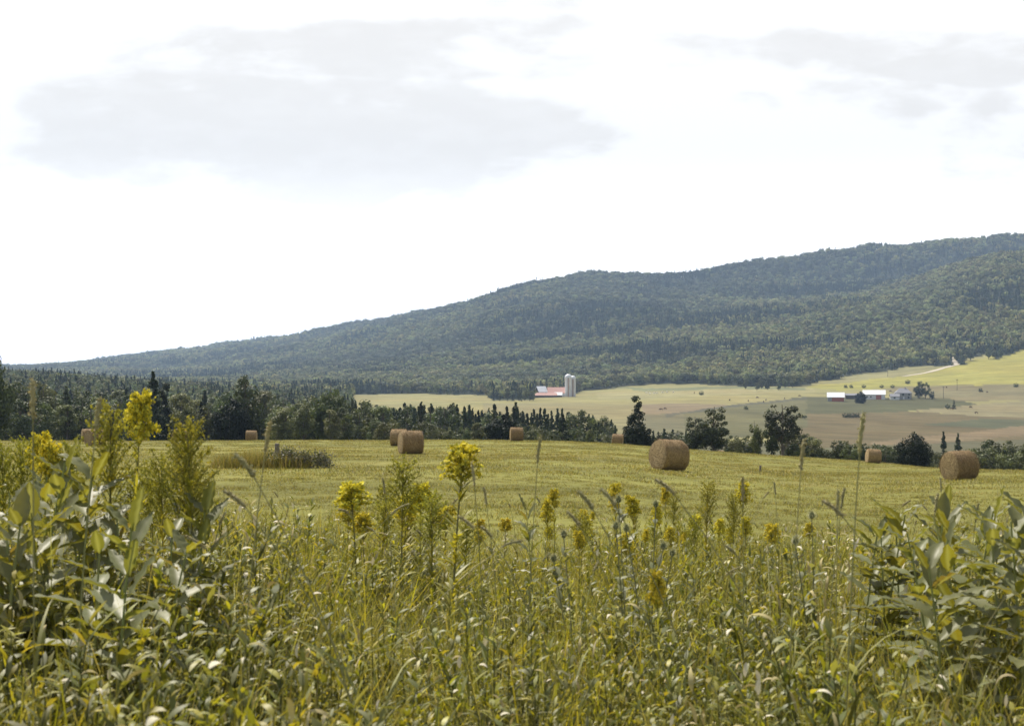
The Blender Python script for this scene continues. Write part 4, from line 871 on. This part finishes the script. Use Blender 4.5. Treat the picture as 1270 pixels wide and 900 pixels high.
# ------------------------------------------------------------------ milkweed, goldenrod, thistle, seed stalks
def milkweed_meshes():
    g = G(); t = np.linspace(0, 1, 8); ln = rng.uniform(-.08, .08, 2); P = np.stack([ln[0] * t ** 2, ln[1] * t ** 2, t * .97 - .03], 1); g.tube(P, .0036 * (1.25 - .7 * t), 7, (.22, .24, .08)); st = g.mesh('stem', M_stem)
    g = G(); npair = 10; V0 = []
    for k in range(npair):
        tt = .50 + .47 * k / (npair - 1); a0 = k * R(90) + rng.normal() * .25; root0 = np.array([np.interp(tt, t, P[:, i]) for i in range(3)])
        for s in (0, 1):
            a = a0 + s * math.pi + rng.normal() * .15; L = .122 * (1.08 - .35 * max(0, tt - .75) / .25) * rng.uniform(.8, 1.15); W = L * rng.uniform(.30, .38); up = 1.45 - .8 * (tt - .50) / .47 + rng.normal() * .2; dr = rng.uniform(-.1, .9)
            seg = 8; q = np.linspace(0, 1, seg + 1); ang = up + dr * q; sx = np.cumsum(np.sin(ang)) / seg * L; sz = np.cumsum(np.cos(ang)) / seg * L; d = np.array([math.sin(a), math.cos(a), 0]); sd = np.array([math.cos(a), -math.sin(a), 0])
            Cn = root0 + d * (sx - sx[0] + .008)[:, None] + np.array([0, 0, 1.0]) * (sz - sz[0])[:, None]; nr = -d * np.cos(ang)[:, None] + np.array([0, 0, 1.0]) * np.sin(ang)[:, None]
            wd = W * .5 * np.sin(np.pi * np.clip(q, .02, .985) ** .85) ** .75; rows = []
            for c in (-1, -.5, 0, .5, 1): rows.append(Cn + sd * (c * wd)[:, None] + nr * (abs(c) ** 1.3 * wd * .38 + .004 * np.sin(q * 22 + c) * abs(c))[:, None])
            V = np.stack(rows, 1); F = [(i * 5 + j, i * 5 + j + 1, (i + 1) * 5 + j + 1, (i + 1) * 5 + j) for i in range(seg) for j in range(4)]
            tone = rng.uniform(.8, 1.2) * np.array([(.22, .225, .045), (.26, .25, .05), (.17, .185, .055)][rng.integers(3)] if rng.random() > .035 else (.27, .23, .08)); C = np.tile(tone, ((seg + 1) * 5, 1)).reshape(seg + 1, 5, 3); C[:, 2] = (.33, .36, .17)
            g.add(V.reshape(-1, 3), np.array(F)[:, ::-1], C.reshape(-1, 3))
    return st, g.mesh('foliage', M_milk)
MW = [milkweed_meshes() for _ in range(5)]
def milkweed(px, top, d, label, group=None, wide=1.0):
    p = at(px, d); H = -(top - HZ) / FPX * d - p.z; e = empty('milkweed_plant', p, rng.uniform(0, 6.28), (max(H, .35) / 1.03 * wide,) * 2 + (max(H, .35) / 1.03,)); tag(e, label, 'milkweed', group)
    s, f = MW[rng.integers(5)]; meshobj('stem', s, e); meshobj('foliage', f, e)
MWL = [(33, 530, 6.2, 'tall broad-leaved milkweed at the left edge under the yellow goldenrod'), (92, 538, 6.4, 'tall milkweed with upright cupped leaves, second from the left edge'), (138, 590, 4.9, 'large near milkweed with drooping silvery leaves at lower left'),
       (237, 583, 6.4, 'milkweed with a small silvery leaf tuft below the green goldenrod')]
for a in MWL: milkweed(*a, wide=1.4 if a[2] > 5 else 1.15)
for px, top, d in ((8, 572, 6.0), (62, 585, 5.8), (180, 632, 5.4), (205, 618, 6.2), (-20, 556, 6), (112, 628, 5.2), (24, 622, 5.6), (75, 560, 6.6), (50, 556, 6.8), (120, 566, 6.6), (160, 598, 6.0), (212, 600, 6.8), (-5, 600, 5.4), (45, 605, 5.9), (170, 580, 7)): milkweed(px, top, d, 'lower milkweed stem in the left milkweed patch', 'lower milkweeds of the left patch', 1.25)
MWR = [(1085, 604, 7.0, 'leftmost milkweed of the right-hand patch'), (1190, 592, 6.4, 'milkweed directly below the right-hand bale'), (1256, 572, 6.2, 'tallest milkweed at the right edge')]
for a in MWR: milkweed(*a, wide=1.3)
for px, top, d in ((1118, 598, 7.2), (1150, 606, 6.8), (1168, 620, 6.0), (1214, 600, 6.4), (1232, 588, 6.8), (1272, 598, 5.6), (1210, 634, 5.6), (1245, 622, 5.6), (1135, 632, 6.2), (1180, 650, 5.5), (1290, 580, 6), (1100, 626, 7), (1062, 622, 7.2), (1160, 590, 7.4), (1200, 612, 6.6), (1262, 640, 5.3)):
    milkweed(px, top, d, 'leafy milkweed crowded in the right-hand patch', 'milkweeds crowded in the right-hand patch', 1.2)
milkweed(664, 602, 9, 'small dark-leaved milkweed standing alone in the middle', wide=.8)

def goldenrod_meshes(flower, plume=1.0):
    g = G(); t = np.linspace(0, 1, 9); ln = rng.uniform(-.07, .07, 2); P = np.stack([ln[0] * t ** 2, ln[1] * t ** 2, t * .99 - .03], 1); g.tube(P, .0042 * (1.3 - .8 * t), 6, (.16, .15, .06))
    st = g.mesh('stem', M_stem); g = G(); n = 110; tt = rng.uniform(.15, .97, n); root = np.stack([np.interp(tt, t, P[:, i]) for i in range(3)], 1)
    c = np.array([(.27, .26, .05), (.31, .29, .055), (.21, .21, .05)])[rng.integers(0, 3, n)] * rng.uniform(.8, 1.2, n)[:, None]
    g.blades(root, .105 * (1.25 - .75 * tt) * rng.uniform(.8, 1.2, n), .014 * (1.2 - .5 * tt), rng.uniform(0, 6.28, n), rng.uniform(.45, 1.0, n), rng.uniform(.2, 1.1, n), c, 4, 'leaf', rng.uniform(-.3, .3, n)); fo = g.mesh('foliage', M_broad)
    g = G(); nb = 34
    cols = np.array([(.76, .64, .06), (.80, .70, .09), (.66, .56, .06), (.42, .42, .07)]) if flower else np.array([(.38, .36, .06), (.30, .30, .05), (.46, .42, .07), (.28, .27, .055)])
    for k in range(nb):
        tb = (.87 + .12 * k / nb) if flower else (.76 + .23 * k / nb); r0 = np.array([np.interp(tb, t, P[:, i]) for i in range(3)]); a = k * 2.4 + rng.normal() * .3; L = plume * (.09 if flower else .12) * (1.1 - .55 * k / nb) * rng.uniform(.75, 1.15); up = .42 if not flower else .6; q = np.linspace(0, 1, 7)
        ang = up + (1.2 if flower else .7) * q; sx = np.cumsum(np.sin(ang)) / 7 * L; sz = np.cumsum(np.cos(ang)) / 7 * L; d = np.array([math.sin(a), math.cos(a), 0]); C = r0 + d * sx[:, None] + np.array([0, 0, 1.0]) * sz[:, None]
        g.tube(C, .0012, 3, (.2, .22, .06)); m = 42; q2 = rng.uniform(.15, 1, m); Pp = np.stack([np.interp(q2, q, C[:, i]) for i in range(3)], 1) + rng.normal(size=(m, 3)) * .0045 * plume + np.array([0, 0, .006]) * rng.random((m, 1))
        g.cards(Pp, rng.uniform(.005, .011, m) * (1.25 if flower else 1), cols[rng.integers(0, 4, m)] * rng.uniform(.7, 1.2, m)[:, None])
    return st, fo, g.mesh('flower_head', M_flower)
GF = [goldenrod_meshes(True) for _ in range(4)]; GG = [goldenrod_meshes(False, 1.25) for _ in range(3)]
def goldenrod(px, top, d, label, fl=True, group=None, wide=1.0):
    p = at(px, d); H = max(-(top - HZ) / FPX * d - p.z, .3); e = empty('goldenrod_plant', p, rng.uniform(0, 6.28), (wide * (.5 + .5 * H),) * 2 + (H,)); tag(e, label, "goldenrod", group)
    s, f, h = (GF if fl else GG)[rng.integers(len(GF if fl else GG))]; meshobj('stem', s, e); meshobj('foliage', f, e); meshobj('flower_head', h, e)
goldenrod(161, 472, 6.8, 'tallest goldenrod at left with a yellow-green top above the tree line', True, None, .8)
goldenrod(138, 500, 6.6, 'green unopened goldenrod just left of the tallest one', False, None, .95)
goldenrod(246, 517, 6.4, 'bushy green goldenrod spire right of the tallest one', False, None, .95)
goldenrod(208, 532, 6.6, 'green goldenrod between the tallest and the bushy spire', False, None, .8)
goldenrod(558, 541, 8.0, 'lone goldenrod with a flat bright yellow head in the centre', True, None, 1.3)
goldenrod(497, 568, 9.0, 'green goldenrod with a small yellow tip below the middle-left bale', False, None, 1.2)
goldenrod(520, 592, 9.2, 'goldenrod with a small yellow head right below the green one', True)
goldenrod(446, 590, 9.0, 'goldenrod with a broad yellow head left of the centre group', True, None, 1.4)
goldenrod(822, 696, 5.8, 'low goldenrod with a yellow head in the lower middle grass', True, None, .55)
for px, top, d, fl in ((44, 525, 7.4, 1), (62, 536, 7.2, 1), (20, 542, 7.6, 0), (70, 546, 7.2, 0), (6, 548, 7.6, 0)): goldenrod(px, top, d, 'yellow-flowered goldenrod above the left milkweeds' if fl else 'green budded goldenrod above the left milkweeds', fl, ('yellow' if fl else 'green') + ' goldenrods above the left milkweeds', .8)
for px, top in ((196, 578), (204, 562), (262, 580), (148, 580), (234, 588)): goldenrod(px, top, rng.uniform(6.6, 8), 'green goldenrod stem in the left thicket', False, 'green goldenrods of the left thicket', .85)
for px, top in ((482, 600), (508, 615), (536, 612), (470, 620), (550, 620), (575, 640), (430, 618), (455, 630), (497, 605), (515, 635)): goldenrod(px, top, rng.uniform(8.4, 10.5), 'leafy goldenrod stem in the centre-left clump', rng.random() < .45, 'goldenrods of the centre-left clump', 1.1)
for k in range(36):
    px = rng.uniform(680, 920) if k < 28 else rng.uniform(590, 1010); top = 588 + 70 * rng.random() ** .8 if k < 28 else rng.uniform(610, 665)
    goldenrod(px, top, rng.uniform(9, 15), 'small goldenrod in the yellow drift below the largest bale', rng.random() < .8, 'goldenrod drift below the largest bale', rng.uniform(.5, .95))

def thistle(px, top, d, label, n=3):
    p = at(px, d); H = -(top - HZ) / FPX * d - p.z; e = empty('thistle_plant', p, rng.uniform(0, 6.28)); tag(e, label, 'thistle'); gs, gl, gh = G(), G(), G(); heads = []
    for k in range(n):
        a = k * 2.1 + rng.uniform(0, 1); ln = .08 + .05 * k; hh = H * (1 - .08 * k); t = np.linspace(0, 1, 6); P = np.stack([math.cos(a) * ln * t ** 2, math.sin(a) * ln * t ** 2, -.03 + (hh - .02) * t], 1); gs.tube(P, .004 * (1.2 - .5 * t), 6, (.2, .2, .1)); heads.append(P[-1])
        m = 30; tt = rng.uniform(.3, .97, m); root = np.stack([np.interp(tt, t, P[:, i]) for i in range(3)], 1); gl.blades(root, rng.uniform(.06, .13, m) * (1.2 - .6 * tt), .028, rng.uniform(0, 6.28, m), rng.uniform(.5, 1.1, m), rng.uniform(.2, 1.3, m), np.array([(.2, .215, .11)]) * rng.uniform(.8, 1.3, m)[:, None], 5, 'leaf', 0.0)
        tt = np.linspace(0, 1, 7); gh.tube(np.stack([P[-1, 0] + 0 * tt, P[-1, 1] + 0 * tt, P[-1, 2] + tt * .035], 1), .012 * np.sin(np.pi * (.12 + .8 * tt)) + .002, 9, (.16, .17, .08)); c = 150; dv = rng.normal(size=(c, 3)); dv /= np.linalg.norm(dv, axis=1)[:, None]; gh.blades(P[-1] + np.array([0, 0, .02]) + dv * .008, .022, .0022, np.arctan2(dv[:, 0], dv[:, 1]), np.arccos(dv[:, 2]), 0, (.42, .41, .24), 2)
    meshobj('stem', gs.mesh('stem', M_stem), e); meshobj('foliage', gl.mesh('foliage', M_broad), e); meshobj('seed_head', gh.mesh('seed_head', M_seed), e)
thistle(779, 612, 7.0, 'thistle with prickly round heads in the centre right foreground'); thistle(806, 618, 7.2, 'second prickly thistle just right of the first')
thistle(715, 655, 6.8, 'thistle with a fluffy pale head left of the prickly pair', 2); thistle(1012, 632, 7.0, 'dark thistle stem in the right middle foreground', 2)

def stalk_meshes(kind):
    g = G(); t = np.linspace(0, 1, 10); bend = {'up': .05, 'lean': .28, 'arch': .5}[kind] * rng.uniform(.7, 1.2); P = np.stack([bend * t ** 2.2, 0 * t, t * (1 - .25 * bend * t) - .02], 1); g.tube(P, .0017 * (1.25 - .6 * t), 5, (.26, .25, .10)); c = (.2, .2, .05)
    g.blades(P[[2, 4, 5]], np.array([.3, .26, .2]), .008, np.array([.5, 3.5, 1.9]), .4, 1.2, c, 5)
    st = g.mesh('stem', M_stem); g = G(); T = P[-1] - P[-2]; T /= np.linalg.norm(T); q = np.linspace(0, 1, 8); L = rng.uniform(.045, .075); sp = P[-1] + T * (q * L)[:, None] + np.array([1, 0, -.6]) * (q ** 2 * L * bend * .8)[:, None]
    g.tube(sp, .0036 * np.sin(np.pi * (.1 + .82 * q)) ** .5, 7, (.42, .38, .19)); m = 150; ix = rng.random(m); Pp = np.stack([np.interp(ix, q, sp[:, i]) for i in range(3)], 1) + rng.normal(size=(m, 3)) * .0024
    g.cards(Pp, .005, np.array([(.46, .42, .25), (.34, .31, .16)])[rng.integers(0, 2, m)]); return st, g.mesh('seed_head', M_seed)
SK = {k: [stalk_meshes(k) for _ in range(3)] for k in ('up', 'lean', 'arch')}
def stalk(px, top, d, kind, face, label, group=None, thick=1.0):
    p = at(px, d); H = max((-(top - HZ) / FPX * d - p.z), .3) / 1.06; e = empty('grass_stalk', p, face, (H * (1 if kind != 'up' else 1), H, H)); tag(e, label, 'grass stalk', group)
    s, h = SK[kind][rng.integers(3)]; meshobj('stem', s, e); meshobj('seed_head', h, e)
for a in ((291, 500, 4.6, 'up', .3, 'tall blurred seed head standing before the left tree line'), (486, 490, 4.2, 'lean', 3.1, 'dry bent seed stalk crossing the middle-left bale'), (500, 530, 4.6, 'lean', 3.2, 'shorter dry stalk leaning left below the bent one'),
          (44, 452, 4.2, 'up', 2, 'thin seed head rising above the left woods'), (88, 470, 4.6, 'up', 1, 'thin seed head right of the one above the left woods'),
          (651, 532, 6.2, 'up', .5, 'single seed stalk just right of the small middle bale'), (604, 566, 6.6, 'up', 3, 'dark seed stalk right of the lone yellow goldenrod'), (625, 590, 6.6, 'up', 3, 'short dark stalk further right of the lone goldenrod'),
          (868, 549, 5.0, 'lean', 3.3, 'long stalk leaning left just right of the largest bale'), (893, 552, 5.2, 'lean', 3.0, 'second leaning stalk right of the largest bale'), (973, 530, 5.0, 'up', .2, 'yellow-green stalk in front of the open-crowned tree'),
          (1044, 500, 4.6, 'up', .4, 'tallest straight seed stalk at right before the valley'), (1008, 524, 5.4, 'lean', 3.2, 'tilted seed head left of the tallest right stalk'), (1018, 590, 6.2, 'up', 0, 'short dark stalk left below the tallest right stalk'),
          (820, 590, 6.0, 'lean', 3.2, 'stalk crossing below the left end of the largest bale'), (1238, 548, 4.8, 'lean', 3.0, 'leaning stalk above the right milkweed patch')): stalk(*a)
for k in range(56):
    px = rng.uniform(-10, 1280); d = rng.uniform(5.5, 14); top = rng.uniform(575, 680) if rng.random() < .8 else rng.uniform(560, 610); kd = ['up', 'lean', 'up', 'lean', 'arch'][rng.integers(5)]
    stalk(px, top, d, kd, rng.uniform(0, 6.28), 'seeding grass stalk scattered over the foreground verge', 'seeding grass stalks of the verge')

# ------------------------------------------------------------------ haze
def build_haze():
    g = G(); g.box(-14200, 14200, -14200, 14200, -60, 560); me = g.mesh('haze', None, False) if False else None
    m = bpy.data.materials.new('haze'); m.use_nodes = True; N = m.node_tree.nodes; L = m.node_tree.links; N.remove(N['Principled BSDF'])
    pv = N.new('ShaderNodeVolumePrincipled'); pv.inputs['Color'].default_value = (.50, .70, 1, 1); pv.inputs['Density'].default_value = 9e-5; pv.inputs['Anisotropy'].default_value = .2
    L.new(pv.outputs[0], N['Material Output'].inputs['Volume'])
    me = g.mesh('haze', m, False); o = meshobj('haze', me); tag(o, 'thin blue summer haze lying over the valley and far hills', 'haze', None, 'stuff')
build_haze()
